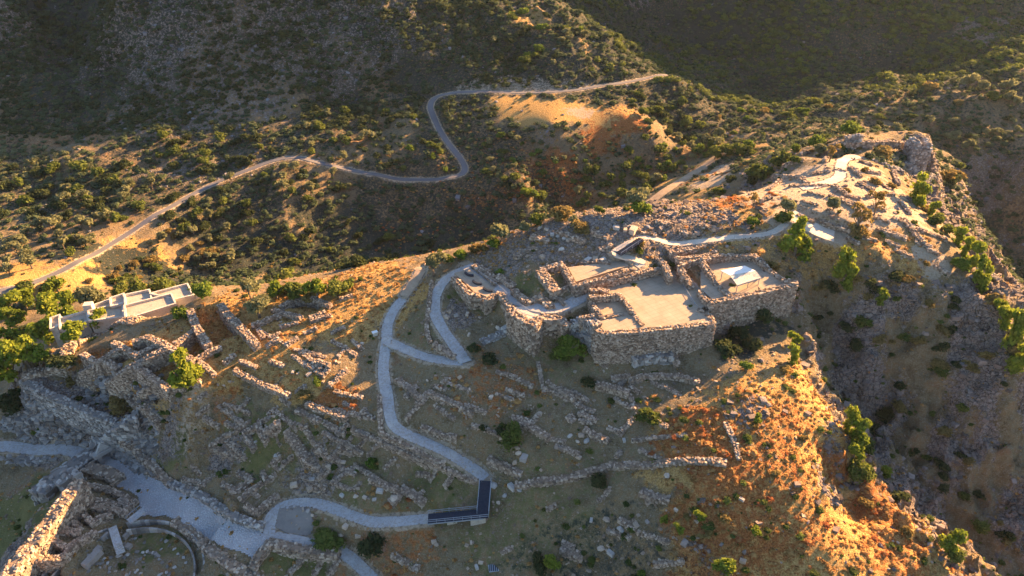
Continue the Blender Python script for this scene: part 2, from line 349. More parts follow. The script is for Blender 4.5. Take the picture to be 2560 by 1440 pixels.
def build_terrain():
    m = bpy.data.meshes.new('hillside_ground')
    idx = np.arange(NX * NY).reshape(NY, NX)
    q = np.stack([idx[:-1, :-1], idx[:-1, 1:], idx[1:, 1:], idx[1:, :-1]], -1).reshape(-1, 4)
    m.vertices.add(NX * NY); m.vertices.foreach_set('co', np.stack([GX, GY, H], -1).ravel())
    m.loops.add(q.size); m.loops.foreach_set('vertex_index', q.ravel())
    m.polygons.add(len(q)); m.polygons.foreach_set('loop_start', np.arange(0, q.size, 4)); m.polygons.foreach_set('loop_total', np.full(len(q), 4))
    m.update(); m.shade_smooth()
    one = np.ones(GX.shape)
    for nm, ch in (('cova', ('straw', 'red', 'green')), ('covb', ('pale', 'rock', 'dark'))):
        at = m.color_attributes.new(nm, 'FLOAT_COLOR', 'POINT')
        at.data.foreach_set('color', np.stack([COV[c] for c in ch] + [one], -1).ravel())
    o = bpy.data.objects.new('hillside_ground', m); COL.objects.link(o)
    o['kind'] = 'structure'
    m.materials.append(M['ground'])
    return o

# ------------------------------------------------------------------ materials
M = {}
class Mat:
    def __init__(s, name):
        s.m = bpy.data.materials.new(name); s.m.use_nodes = True; s.t = s.m.node_tree; M[name] = s.m
        s.b = s.t.nodes['Principled BSDF']; s.b.inputs['Roughness'].default_value = .92
        s.b.inputs['Specular IOR Level'].default_value = .15
        s.tc = s.n('ShaderNodeTexCoord'); s.geo = s.n('ShaderNodeNewGeometry')
        s.co = s.geo.outputs['Position']
    def n(s, t, **k):
        x = s.t.nodes.new(t)
        for a, v in k.items(): setattr(x, a, v)
        return x
    def link(s, a, b): s.t.links.new(a, b)
    def noise(s, sc, det=3, rough=.55, co=None, dist=0):
        x = s.n('ShaderNodeTexNoise'); x.inputs['Scale'].default_value = sc; x.inputs['Detail'].default_value = det
        x.inputs['Roughness'].default_value = rough; x.inputs['Distortion'].default_value = dist
        s.link(co or s.co, x.inputs['Vector']); return x.outputs[0]
    def vor(s, sc, feat='F1', out=0, co=None):
        x = s.n('ShaderNodeTexVoronoi'); x.feature = feat; x.inputs['Scale'].default_value = sc
        s.link(co or s.co, x.inputs['Vector']); return x.outputs[out]
    def ramp(s, f, stops):
        x = s.n('ShaderNodeValToRGB'); e = x.color_ramp.elements
        while len(e) < len(stops): e.new(.5)
        for i, (p, c) in enumerate(stops):
            e[i].position = p; e[i].color = tuple(c) + (1,) if len(c) == 3 else c
        s.link(f, x.inputs[0]); return x.outputs[0]
    def rng(s, f, a, b, c=0, d=1):
        x = s.n('ShaderNodeMapRange'); x.interpolation_type = 'SMOOTHSTEP'
        for i, v in enumerate((a, b, c, d)): x.inputs[i + 1].default_value = v
        s.link(f, x.inputs[0]); return x.outputs[0]
    def mix(s, f, a, b, mode='MIX'):
        x = s.n('ShaderNodeMix'); x.data_type = 'RGBA'; x.blend_type = mode
        for v, i in ((f, 0), (a, 6), (b, 7)):
            if isinstance(v, (int, float)): x.inputs[i].default_value = v
            elif isinstance(v, tuple): x.inputs[i].default_value = v + (1,)
            else: s.link(v, x.inputs[i])
        return x.outputs[2]
    def math(s, op, a, b=0.0):
        x = s.n('ShaderNodeMath'); x.operation = op
        for v, i in ((a, 0), (b, 1)):
            if isinstance(v, (int, float)): x.inputs[i].default_value = v
            else: s.link(v, x.inputs[i])
        return x.outputs[0]
    def attr(s, n, out=2):
        x = s.n('ShaderNodeAttribute'); x.attribute_name = n; return x.outputs[out] if out is not None else x
    def bump(s, f, st=.5, dist=.2, nrm=None):
        x = s.n('ShaderNodeBump'); x.inputs['Strength'].default_value = st; x.inputs['Distance'].default_value = dist
        s.link(f, x.inputs['Height'])
        if nrm: s.link(nrm, x.inputs['Normal'])
        return x.outputs[0]
    def out(s, col, nrm=None):
        if isinstance(col, tuple): s.b.inputs[0].default_value = col + (1,)
        else: s.link(col, s.b.inputs[0])
        if nrm: s.link(nrm, s.b.inputs['Normal'])

def make_materials():
    m = Mat('ground')
    A = m.n('ShaderNodeAttribute'); A.attribute_name = 'cova'; B = m.n('ShaderNodeAttribute'); B.attribute_name = 'covb'
    sa = m.n('ShaderNodeSeparateColor'); sb = m.n('ShaderNodeSeparateColor'); m.link(A.outputs[0], sa.inputs[0]); m.link(B.outputs[0], sb.inputs[0])
    n05 = m.noise(.05, 5, .6); n2 = m.noise(.22, 5, .65); n9 = m.noise(.9, 4, .7); n30 = m.noise(3.4, 3, .7)
    base = m.ramp(n2, [(.3, (.10, .07, .036)), (.45, (.18, .128, .066)), (.56, (.26, .175, .088)), (.7, (.225, .115, .056))])
    base = m.mix(m.rng(n9, .42, .62), base, (.23, .18, .105))
    base = m.mix(m.rng(n30, .5, .68, 0, .7), base, (.32, .28, .22))
    base = m.mix(m.rng(n30, .42, .28, 0, .55), base, (.045, .042, .03))
    def layer(base, w, col, sharp=.28, nz=n9):
        f = m.math('ADD', w, m.math('MULTIPLY', m.math('SUBTRACT', nz, .5), 2.4))
        f = m.rng(f, .5 - sharp, .5 + sharp)
        f = m.math('MULTIPLY', f, m.rng(w, .02, .4))
        return m.mix(f, base, col)
    grn = m.ramp(n2, [(.3, (.10, .105, .035)), (.7, (.20, .175, .07))])
    base = layer(base, sa.outputs[2], grn)
    straw = m.ramp(n30, [(.28, (.17, .08, .025)), (.48, (.44, .26, .085)), (.68, (.62, .41, .17))])
    base = layer(base, sa.outputs[0], straw)
    red = m.ramp(n30, [(.3, (.12, .045, .018)), (.5, (.34, .12, .035)), (.7, (.48, .22, .08))])
    base = layer(base, sa.outputs[1], red)
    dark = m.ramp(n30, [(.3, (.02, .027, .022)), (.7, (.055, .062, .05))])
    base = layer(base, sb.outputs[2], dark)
    v = m.vor(1.1, 'F1', 1); sv = m.n('ShaderNodeSeparateColor'); m.link(v, sv.inputs[0])
    rk = m.ramp(m.noise(1.3, 6, .75), [(.3, (.075, .056, .046)), (.46, (.22, .168, .14)), (.58, (.36, .29, .245)), (.72, (.27, .15, .09))])
    rk = m.mix(m.rng(n2, .5, .7, 0, .75), rk, (.15, .085, .05))
    rk = m.mix(m.math('MULTIPLY', sv.outputs[0], .35), rk, (.36, .33, .31))
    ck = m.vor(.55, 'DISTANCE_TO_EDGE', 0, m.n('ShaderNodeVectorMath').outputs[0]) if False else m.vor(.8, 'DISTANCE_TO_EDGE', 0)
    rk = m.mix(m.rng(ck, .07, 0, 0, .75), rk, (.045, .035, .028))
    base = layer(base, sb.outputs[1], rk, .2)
    pale = m.ramp(n30, [(.3, (.36, .27, .185)), (.7, (.52, .42, .31))])
    base = layer(base, sb.outputs[0], pale)
    ed = m.vor(.85, 'DISTANCE_TO_EDGE', 0)
    h = m.math('ADD', m.math('MULTIPLY', n9, .8), m.math('MULTIPLY', n30, .5))
    h2 = m.math('ADD', h, m.math('MULTIPLY', m.math('MULTIPLY', m.rng(ed, 0, .25), sb.outputs[1]), .7))
    m.out(base, m.bump(h2, 1.0, .9))

    for nm, cols, pink in (('stone', [(.0, (.16, .115, .082)), (.35, (.31, .23, .165)), (.7, (.45, .345, .255)), (1, (.62, .505, .395))], .3),
                           ('greystone', [(.0, (.15, .135, .12)), (.5, (.31, .28, .255)), (1, (.54, .50, .455))], .1),
                           ('cliffstone', [(.0, (.10, .08, .068)), (.5, (.24, .19, .165)), (1, (.42, .35, .305))], .1),
                           ('hillstone', [(.0, (.10, .10, .11)), (.5, (.21, .21, .23)), (1, (.36, .36, .38))], .1),
                           ('palestone', [(.0, (.36, .31, .25)), (.5, (.50, .44, .36)), (1, (.64, .58, .50))], .1)):
        m = Mat(nm)
        r = m.attr('rnd'); c = m.ramp(r, cols)
        n = m.noise(2.2, 5, .7)
        c = m.mix(m.rng(n, .5, .72, 0, .6), c, (.30, .20, .145))
        c = m.mix(m.rng(m.noise(.35, 3), .5, .7, 0, .45), c, (.20, .17, .15))
        c = m.mix(m.rng(m.noise(6, 3, .7), .42, .3, 0, .6), c, (.07, .06, .052))
        m.out(c, m.bump(m.noise(3.2, 5, .75), .9, .25))
    m = Mat('concrete'); n = m.noise(.5, 5, .6)
    c = m.ramp(n, [(.3, (.34, .33, .33)), (.7, (.45, .435, .43))]); c = m.mix(m.rng(m.noise(2.2, 5, .75), .45, .65, 0, .6), c, (.24, .205, .17)); c = m.mix(m.rng(m.noise(.25, 3, .6), .52, .66, 0, .5), c, (.46, .42, .37)); c = m.mix(m.rng(m.noise(.8, 4, .8, dist=1.5), .5, .6, 0, .55), c, (.30, .25, .20))
    m.out(c, m.bump(m.noise(9, 3), .3, .05))
    m = Mat('pale'); n = m.noise(.6, 5, .65)
    c = m.ramp(n, [(.3, (.46, .40, .33)), (.7, (.62, .55, .46))]); c = m.mix(m.rng(m.noise(4, 4, .7), .5, .7, 0, .4), c, (.36, .29, .22)); m.out(c, m.bump(m.noise(5, 3), .4, .08))
    m = Mat('floor'); n = m.noise(.3, 5, .65)
    c = m.ramp(n, [(.3, (.30, .24, .175)), (.7, (.43, .345, .26))]); c = m.mix(m.rng(m.noise(1.6, 5, .7), .5, .68, 0, .4), c, (.34, .28, .23))
    br = m.n('ShaderNodeTexBrick'); mp = m.n('ShaderNodeMapping'); mp.inputs['Rotation'].default_value = (0, 0, radians(-28)); m.link(m.co, mp.inputs[0]); m.link(mp.outputs[0], br.inputs[0])
    br.inputs['Scale'].default_value = .22; br.inputs['Mortar Size'].default_value = .006; br.offset = 0; br.inputs['Color1'].default_value = (1, 1, 1, 1); br.inputs['Color2'].default_value = (.93, .93, .93, 1); br.inputs['Mortar'].default_value = (.6, .57, .54, 1)
    c = m.mix(1.0, c, br.outputs[0], 'MULTIPLY')
    m.out(c, m.bump(m.noise(7, 3), .3, .05))
    m = Mat('gravel'); n = m.noise(.3, 5, .6)
    c = m.ramp(n, [(.3, (.42, .405, .41)), (.7, (.54, .525, .53))]); c = m.mix(m.rng(m.vor(2.6, 'F1', 0), .1, .5, 0, .55), c, (.24, .225, .22)); m.out(c, m.bump(m.vor(2.6), 1.0, .2))
    m = Mat('asphalt'); n = m.noise(.15, 5, .6)
    c = m.ramp(n, [(.3, (.13, .125, .13)), (.7, (.18, .17, .175))]); m.out(c)
    m = Mat('dirt'); n = m.noise(.4, 5, .7)
    c = m.ramp(n, [(.3, (.30, .215, .14)), (.7, (.46, .35, .25))]); c = m.mix(m.rng(m.noise(3, 4, .7), .5, .7, 0, .5), c, (.24, .16, .09)); m.out(c, m.bump(m.noise(4, 3), .5, .1))
    m = Mat('brownearth'); n = m.noise(.8, 4, .6)
    c = m.ramp(n, [(.3, (.19, .165, .145)), (.7, (.25, .215, .19))]); m.out(c)
    m = Mat('drygrass'); r = m.attr('rnd')
    c = m.ramp(r, [(0, (.20, .10, .035)), (.4, (.42, .24, .085)), (.75, (.55, .35, .14)), (1, (.34, .12, .045))]); m.out(c)
    leafmat(m)
    for nm, st in (('leaf_olive', [(0, (.09, .10, .05)), (.5, (.19, .20, .10)), (1, (.30, .30, .16))]),
                   ('leaf_green', [(0, (.045, .065, .018)), (.5, (.12, .155, .035)), (1, (.23, .25, .06))]),
                   ('leaf_bright', [(0, (.06, .10, .018)), (.5, (.13, .19, .03)), (1, (.22, .27, .05))]),
                   ('leaf_dark', [(0, (.025, .036, .017)), (.5, (.055, .075, .03)), (1, (.10, .12, .045))]),
                   ('leaf_pine', [(0, (.06, .095, .02)), (.5, (.18, .235, .03)), (1, (.36, .37, .05))]),
                   ('leaf_dry', [(0, (.11, .08, .03)), (.5, (.24, .18, .065)), (1, (.36, .27, .10))]),
                   ('leaf_scrub', [(0, (.035, .052, .028)), (.4, (.07, .10, .05)), (.8, (.115, .145, .075)), (1, (.18, .17, .09))])):
        m = Mat(nm)
        r = m.attr('rnd')
        oi = m.n('ShaderNodeObjectInfo')
        f = m.math('ADD', m.math('MULTIPLY', r, .75), m.math('MULTIPLY', oi.outputs['Random'], .25))
        m.out(m.ramp(f, st)); leafmat(m)
    m = Mat('bark'); m.out(m.ramp(m.noise(3, 4), [(.3, (.09, .065, .045)), (.7, (.20, .155, .115))]), m.bump(m.noise(6, 3), .6, .1))
    m = Mat('steel'); m.out((.33, .36, .40)); m.b.inputs['Metallic'].default_value = .3; m.b.inputs['Roughness'].default_value = .5
    m = Mat('grating'); m.out(m.mix(m.rng(m.noise(3, 3), .4, .6, 0, .5), (.02, .026, .042), (.035, .043, .06))); m.b.inputs['Roughness'].default_value = .6
    m = Mat('white_roof'); m.out(m.mix(m.rng(m.noise(1.2, 4), .4, .7, 0, .3), (.75, .74, .72), (.60, .58, .54)))
    m = Mat('white_paint'); m.out((.72, .72, .70)); m.b.inputs['Roughness'].default_value = .4
    m = Mat('dark_glass'); m.out((.02, .022, .025)); m.b.inputs['Roughness'].default_value = .15
    m = Mat('rubber'); m.out((.025, .025, .025))

def leafmat(m):
    tr = m.n('ShaderNodeBsdfTranslucent'); mx = m.n('ShaderNodeMixShader'); mx.inputs[0].default_value = .45
    src = m.b.inputs[0].links[0].from_socket
    br = m.mix(.35, src, (.5, .5, .08), 'MIX')
    m.link(br if False else src, tr.inputs[0])
    m.link(m.b.outputs[0], mx.inputs[1]); m.link(tr.outputs[0], mx.inputs[2])
    o = m.t.nodes['Material Output']; m.link(mx.outputs[0], o.inputs[0])
make_materials()

# ------------------------------------------------------------------ mesh batches
class Batch:
    def __init__(s): s.V = []; s.Q = []; s.T = []; s.R = []; s.n = 0
    def add(s, V, Q=None, T=None, r=None):
        V = np.asarray(V, float).reshape(-1, 3)
        if Q is not None and len(Q): s.Q.append(np.asarray(Q).reshape(-1, 4) + s.n)
        if T is not None and len(T): s.T.append(np.asarray(T).reshape(-1, 3) + s.n)
        s.V.append(V); s.R.append(np.full(len(V), rng.random() if r is None else 0.0) if r is None or np.isscalar(r) and False else np.broadcast_to(r, (len(V),)).astype(float)); s.n += len(V)
        return s
    def box(s, c, size, yaw=0.0, r=None, top=1.0):
        x, y, z = np.array(size) / 2.0
        V = np.array([[-x, -y, -z], [x, -y, -z], [x, y, -z], [-x, y, -z], [-x * top, -y * top, z], [x * top, -y * top, z], [x * top, y * top, z], [-x * top, y * top, z]])
        R = np.array([[cos(yaw), -sin(yaw), 0], [sin(yaw), cos(yaw), 0], [0, 0, 1]])
        return s.add(V @ R.T + np.array(c), CUBE_Q, r=r)
    def bar(s, a, b, w, h=None, r=.5):
        a = np.array(a, float); b = np.array(b, float); h = h or w
        d = b - a; L = np.linalg.norm(d); d = d / L
        up = np.array([0, 0, 1.0]) if abs(d[2]) < .95 else np.array([1.0, 0, 0])
        sd = np.cross(d, up); sd /= np.linalg.norm(sd); up = np.cross(sd, d)
        V = []
        for e in (a, b):
            for i, j in ((-1, -1), (1, -1), (1, 1), (-1, 1)): V.append(e + sd * i * w / 2 + up * j * h / 2)
        return s.add(V, [[0, 1, 5, 4], [1, 2, 6, 5], [2, 3, 7, 6], [3, 0, 4, 7], [3, 2, 1, 0], [4, 5, 6, 7]], r=r)
    def tube(s, P, rad, k=6, r=.5):
        P = np.array(P, float); n = len(P); V = []
        for i in range(n):
            d = P[min(i + 1, n - 1)] - P[max(i - 1, 0)]; d = d / (np.linalg.norm(d) + 1e-9)
            u = np.cross(d, [0.3, .9, .1]); u /= np.linalg.norm(u); v = np.cross(d, u)
            for j in range(k):
                a = 2 * pi * j / k; V.append(P[i] + (u * cos(a) + v * sin(a)) * rad[i])
        Q = [[i * k + j, i * k + (j + 1) % k, (i + 1) * k + (j + 1) % k, (i + 1) * k + j] for i in range(n - 1) for j in range(k)]
        return s.add(V, Q, r=r)
    def mesh(s, name, mat, smooth=False):
        V = np.concatenate(s.V); R = np.concatenate(s.R)
        Q = np.concatenate(s.Q) if s.Q else np.zeros((0, 4), int); T = np.concatenate(s.T) if s.T else np.zeros((0, 3), int)
        m = bpy.data.meshes.new(name)
        m.vertices.add(len(V)); m.vertices.foreach_set('co', V.ravel())
        li = np.concatenate([Q.ravel(), T.ravel()]); m.loops.add(len(li)); m.loops.foreach_set('vertex_index', li)
        st = np.concatenate([np.arange(len(Q)) * 4, len(Q) * 4 + np.arange(len(T)) * 3]); m.polygons.add(len(st))
        m.polygons.foreach_set('loop_start', st); m.polygons.foreach_set('loop_total', np.concatenate([np.full(len(Q), 4), np.full(len(T), 3)]))
        m.update(calc_edges=True)
        if smooth: m.shade_smooth()
        else: m.shade_flat()
        at = m.attributes.new('rnd', 'FLOAT', 'POINT'); at.data.foreach_set('value', R)
        m.materials.append(M[mat] if isinstance(mat, str) else mat)
        return m
    def obj(s, name, mat, parent=None, smooth=False, origin=None):
        if origin is not None:
            s.V = [v - np.array(origin) for v in s.V]
        o = bpy.data.objects.new(name, s.mesh(name, mat, smooth)); COL.objects.link(o)
        if origin is not None: o.location = origin
        if parent is not None: o.parent = parent
        return o
CUBE_Q = np.array([[0, 3, 2, 1], [4, 5, 6, 7], [0, 1, 5, 4], [1, 2, 6, 5], [2, 3, 7, 6], [3, 0, 4, 7]])
CUBE_V = np.array([[-1, -1, -1], [1, -1, -1], [1, 1, -1], [-1, 1, -1], [-1, -1, 1], [1, -1, 1], [1, 1, 1], [-1, 1, 1]]) * .5
g_ = (1 + 5 ** .5) / 2
ICO_V = np.array([[-1, g_, 0], [1, g_, 0], [-1, -g_, 0], [1, -g_, 0], [0, -1, g_], [0, 1, g_], [0, -1, -g_], [0, 1, -g_], [g_, 0, -1], [g_, 0, 1], [-g_, 0, -1], [-g_, 0, 1]]) / np.hypot(1, g_) * .55
ICO_T = np.array([[0, 11, 5], [0, 5, 1], [0, 1, 7], [0, 7, 10], [0, 10, 11], [1, 5, 9], [5, 11, 4], [11, 10, 2], [10, 7, 6], [7, 1, 8], [3, 9, 4], [3, 4, 2], [3, 2, 6], [3, 6, 8], [3, 8, 9], [4, 9, 5], [2, 4, 11], [6, 2, 10], [8, 6, 7], [9, 8, 1]])

def inst(B, bv, bq, bt, pos, size, yaw, jit=0.0, tilt=.0, r=None):
    "many jittered copies of a small base shape, merged"
    n = len(pos)
    if n == 0: return
    k = len(bv)
    V = np.broadcast_to(bv, (n, k, 3)).copy()
    if jit: V += rng.uniform(-jit, jit, V.shape)
    size = np.asarray(size, float)
    if size.ndim == 1: size = np.repeat(size[:, None], 3, 1)
    V *= size[:, None, :]
    if tilt:
        tx = rng.uniform(-tilt, tilt, n); ty = rng.uniform(-tilt, tilt, n)
        V[:, :, 2] += V[:, :, 0] * tx[:, None] + V[:, :, 1] * ty[:, None]
    c, s_ = np.cos(yaw)[:, None], np.sin(yaw)[:, None]
    X = V[:, :, 0] * c - V[:, :, 1] * s_; Y = V[:, :, 0] * s_ + V[:, :, 1] * c
    V[:, :, 0] = X; V[:, :, 1] = Y
    V += np.asarray(pos)[:, None, :]
    off = (np.arange(n) * k)[:, None, None]
    rr = rng.random(n) if r is None else np.asarray(r)
    if rr.ndim == 1: rr = np.repeat(rr[:, None], k, 1)
    B.add(V.reshape(-1, 3), (bq[None] + off).reshape(-1, 4) if bq is not None and len(bq) else None, (bt[None] + off).reshape(-1, 3) if bt is not None and len(bt) else None, r=rr.ravel())

def tag(o, label=None, cat=None, group=None, kind=None):
    if label: o['label'] = label
    if cat: o['category'] = cat
    if group: o['group'] = group
    if kind: o['kind'] = kind
    return o
def empty(name, loc):
    o = bpy.data.objects.new(name, None); o.location = loc; o.empty_display_size = .5; COL.objects.link(o); return o

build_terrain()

# ------------------------------------------------------------------ paths, roads and floors
def strip(name, P, w, mat, lift=.06, kind='structure', thick=.5):
    P = np.array(P); d = np.gradient(P[:, :2], axis=0); d /= np.linalg.norm(d, axis=1)[:, None] + 1e-9
    nrm = np.stack([-d[:, 1], d[:, 0]], 1); n = len(P)
    ww = w / 2 * (1 + .05 * np.sin(np.arange(n) * .37))
    V = []
    L = P[:, :2] + nrm * ww[:, None]; R = P[:, :2] - nrm * ww[:, None]
    z = P[:, 2] + lift
    V = np.concatenate([np.c_[L, z], np.c_[R, z], np.c_[L, z - thick], np.c_[R, z - thick]])
    i = np.arange(n - 1)
    Q = np.concatenate([np.stack([i, i + n, i + n + 1, i + 1], 1)[:, ::1], np.stack([i, i + 1, i + 1 + 2 * n, i + 2 * n], 1), np.stack([i + n + 1, i + n, i + 3 * n, i + 3 * n + 1], 1)])
    o = Batch().add(V, Q, r=.5).obj(name, mat)
    if kind: o['kind'] = kind
    return o
lifts = {'gate_in': .06, 'lower_loop': .06, 'bottom': .075, 'main_climb': .06, 'earth_climb': .05, 'hairpin_low': .075, 'hairpin_up': .09, 'terrace': .07, 'upper': .06, 'belvedere': .08, 'east_walk': .06, 'valley_road': .1, 'dirt_track': .08}
for k, v in PATHS.items():
    strip(v[3], path_w[k], v[1], v[2], lifts[k])

from mathutils.geometry import tessellate_polygon
from mathutils import Vector
def slab(name, P, z, thick, mat, parent=None, kind=None, r=.5):
    P = np.array(P)[:, :2]; n = len(P)
    a = sum(P[i - 1, 0] * P[i, 1] - P[i, 0] * P[i - 1, 1] for i in range(n))
    if a < 0: P = P[::-1]
    V = np.concatenate([np.c_[P, np.full(n, z)], np.c_[P, np.full(n, z - thick)]])
    T = [t for t in tessellate_polygon([[Vector(v) for v in V[:n]]])]
    T = np.array([t if np.cross(V[t[1]] - V[t[0]], V[t[2]] - V[t[0]])[2] > 0 else (t[0], t[2], t[1]) for t in T])
    Q = [[i, i + n, (i + 1) % n + n, (i + 1) % n] for i in range(n)]
    o = Batch().add(V, Q, T, r=r).obj(name, mat, parent)
    if kind: o['kind'] = kind
    return o
for k, nm, mt in (('court', 'court_floor', 'floor'), ('east_court', 'court_floor', 'floor'), ('north_court', 'court_floor', 'floor'), ('bastion', 'terrace_floor', 'pale'), ('view_platform', 'terrace_floor', 'floor')):
    slab(nm, flat_w[k], FLATS[k][1], 1.2, mt, kind='structure')
slab('dry_grass_plot', np.array([at_z(a, b, 36.66) for a, b in px_list("1486,752 1547,742 1577,776 1508,788")]), 36.68, .5, 'dirt', kind='structure')

def drape(name, s, mat, lift=.07, res=.3):
    P = wpoly(s, H)
    x0, y0 = P[:, :2].min(0); x1, y1 = P[:, :2].max(0)
    xs = np.arange(x0, x1 + res, res); ys = np.arange(y0, y1 + res, res)
    X, Y = np.meshgrid(xs, ys); ins = inpoly(X + (fbm(X, Y, 2, 2, 4) - .5) * .8, Y + (fbm(X, Y, 2, 2, 5) - .5) * .8, P)
    Z = sample(HS, X, Y) + lift
    idx = np.arange(X.size).reshape(X.shape)
    c = ins[:-1, :-1] & ins[1:, 1:] & ins[:-1, 1:] & ins[1:, :-1]
    Q = np.stack([idx[:-1, :-1][c], idx[:-1, 1:][c], idx[1:, 1:][c], idx[1:, :-1][c]], -1)
    used = np.zeros(X.size, bool); used[Q.ravel()] = True
    mp = np.cumsum(used) - 1
    V = np.stack([X.ravel()[used], Y.ravel()[used], Z.ravel()[used]], -1)
    o = Batch().add(V, mp[Q], r=.5).obj(name, mat, smooth=True); o['kind'] = 'structure'
    return o
HS = H
GATE_COURT = "268,1152 300,1140 345,1150 420,1207 510,1243 575,1292 655,1320 672,1345 700,1350 668,1385 640,1402 560,1372 500,1340 440,1300 400,1292 352,1290 345,1242 282,1214"
drape('gate_courtyard', GATE_COURT, 'gravel', .12)
drape('earth_plaza', "695,1272 740,1262 775,1275 790,1310 775,1342 715,1336 690,1318", 'brownearth', .14)

# ------------------------------------------------------------------ things that get a label of their own at the end
ITEMS = []       # (object, look, noun, category, group, photo x, photo y)
def item(o, look, noun, cat, group, p):
    px, py, _ = project(p[0], p[1], p[2]); ITEMS.append([o, look, noun, cat, group, float(px), float(py)])

def stone_face(B, P, N, zb, zt, s, depth=.35, bulge=.12, r0=0.0, r1=1.0, seed=0, batter=0.0):
    "courses of rough blocks along a line P (n,2) with outward normals N, from zb to zt"
    L = np.concatenate([[0], np.cumsum(np.hypot(*(P[1:] - P[:-1]).T))])
    hmax = float(np.max(zt - zb))
    if hmax <= .1: return
    pos = []; size = []; yaw = []
    k = 0; z = 0.0
    while z < hmax:
        hh = s * rng.uniform(.62, .95)
        n = int(L[-1] / s) + 1
        u = (np.arange(n) + rng.uniform(-.3, .3, n) + .5 * (k % 2)) * s
        u = np.clip(u, 0, L[-1])
        x = np.interp(u, L, P[:, 0]); y = np.interp(u, L, P[:, 1])
        nx = np.interp(u, L, N[:, 0]); ny = np.interp(u, L, N[:, 1])
        b = np.interp(u, L, zb); t = np.interp(u, L, zt)
        zz = t - z - hh / 2
        ok = (zz > b - s * .6)
        if k == 0: ok &= rng.random(n) > .12
        o = rng.uniform(-bulge, bulge, n) + batter * (t - zz)
        pos.append(np.c_[x + nx * o, y + ny * o, zz + rng.uniform(-.06, .06, n)][ok])
        size.append(np.c_[rng.uniform(.75, 1.15, n) * s, np.full(n, depth) * rng.uniform(.8, 1.4, n), np.full(n, hh) * rng.uniform(.85, 1.1, n)][ok])
        yaw.append((np.arctan2(ny, nx) + pi / 2 + rng.uniform(-.15, .15, n))[ok])
        z += hh * .93; k += 1
    pos = np.concatenate(pos); size = np.concatenate(size); yaw = np.concatenate(yaw)
    inst(B, CUBE_V, CUBE_Q, None, pos, size, yaw, jit=.11, tilt=.08, r=r0 + (r1 - r0) * rng.random(len(pos)))

def normals(P):
    d = np.gradient(P, axis=0); d /= np.linalg.norm(d, axis=1)[:, None] + 1e-9
    return np.stack([-d[:, 1], d[:, 0]], 1)

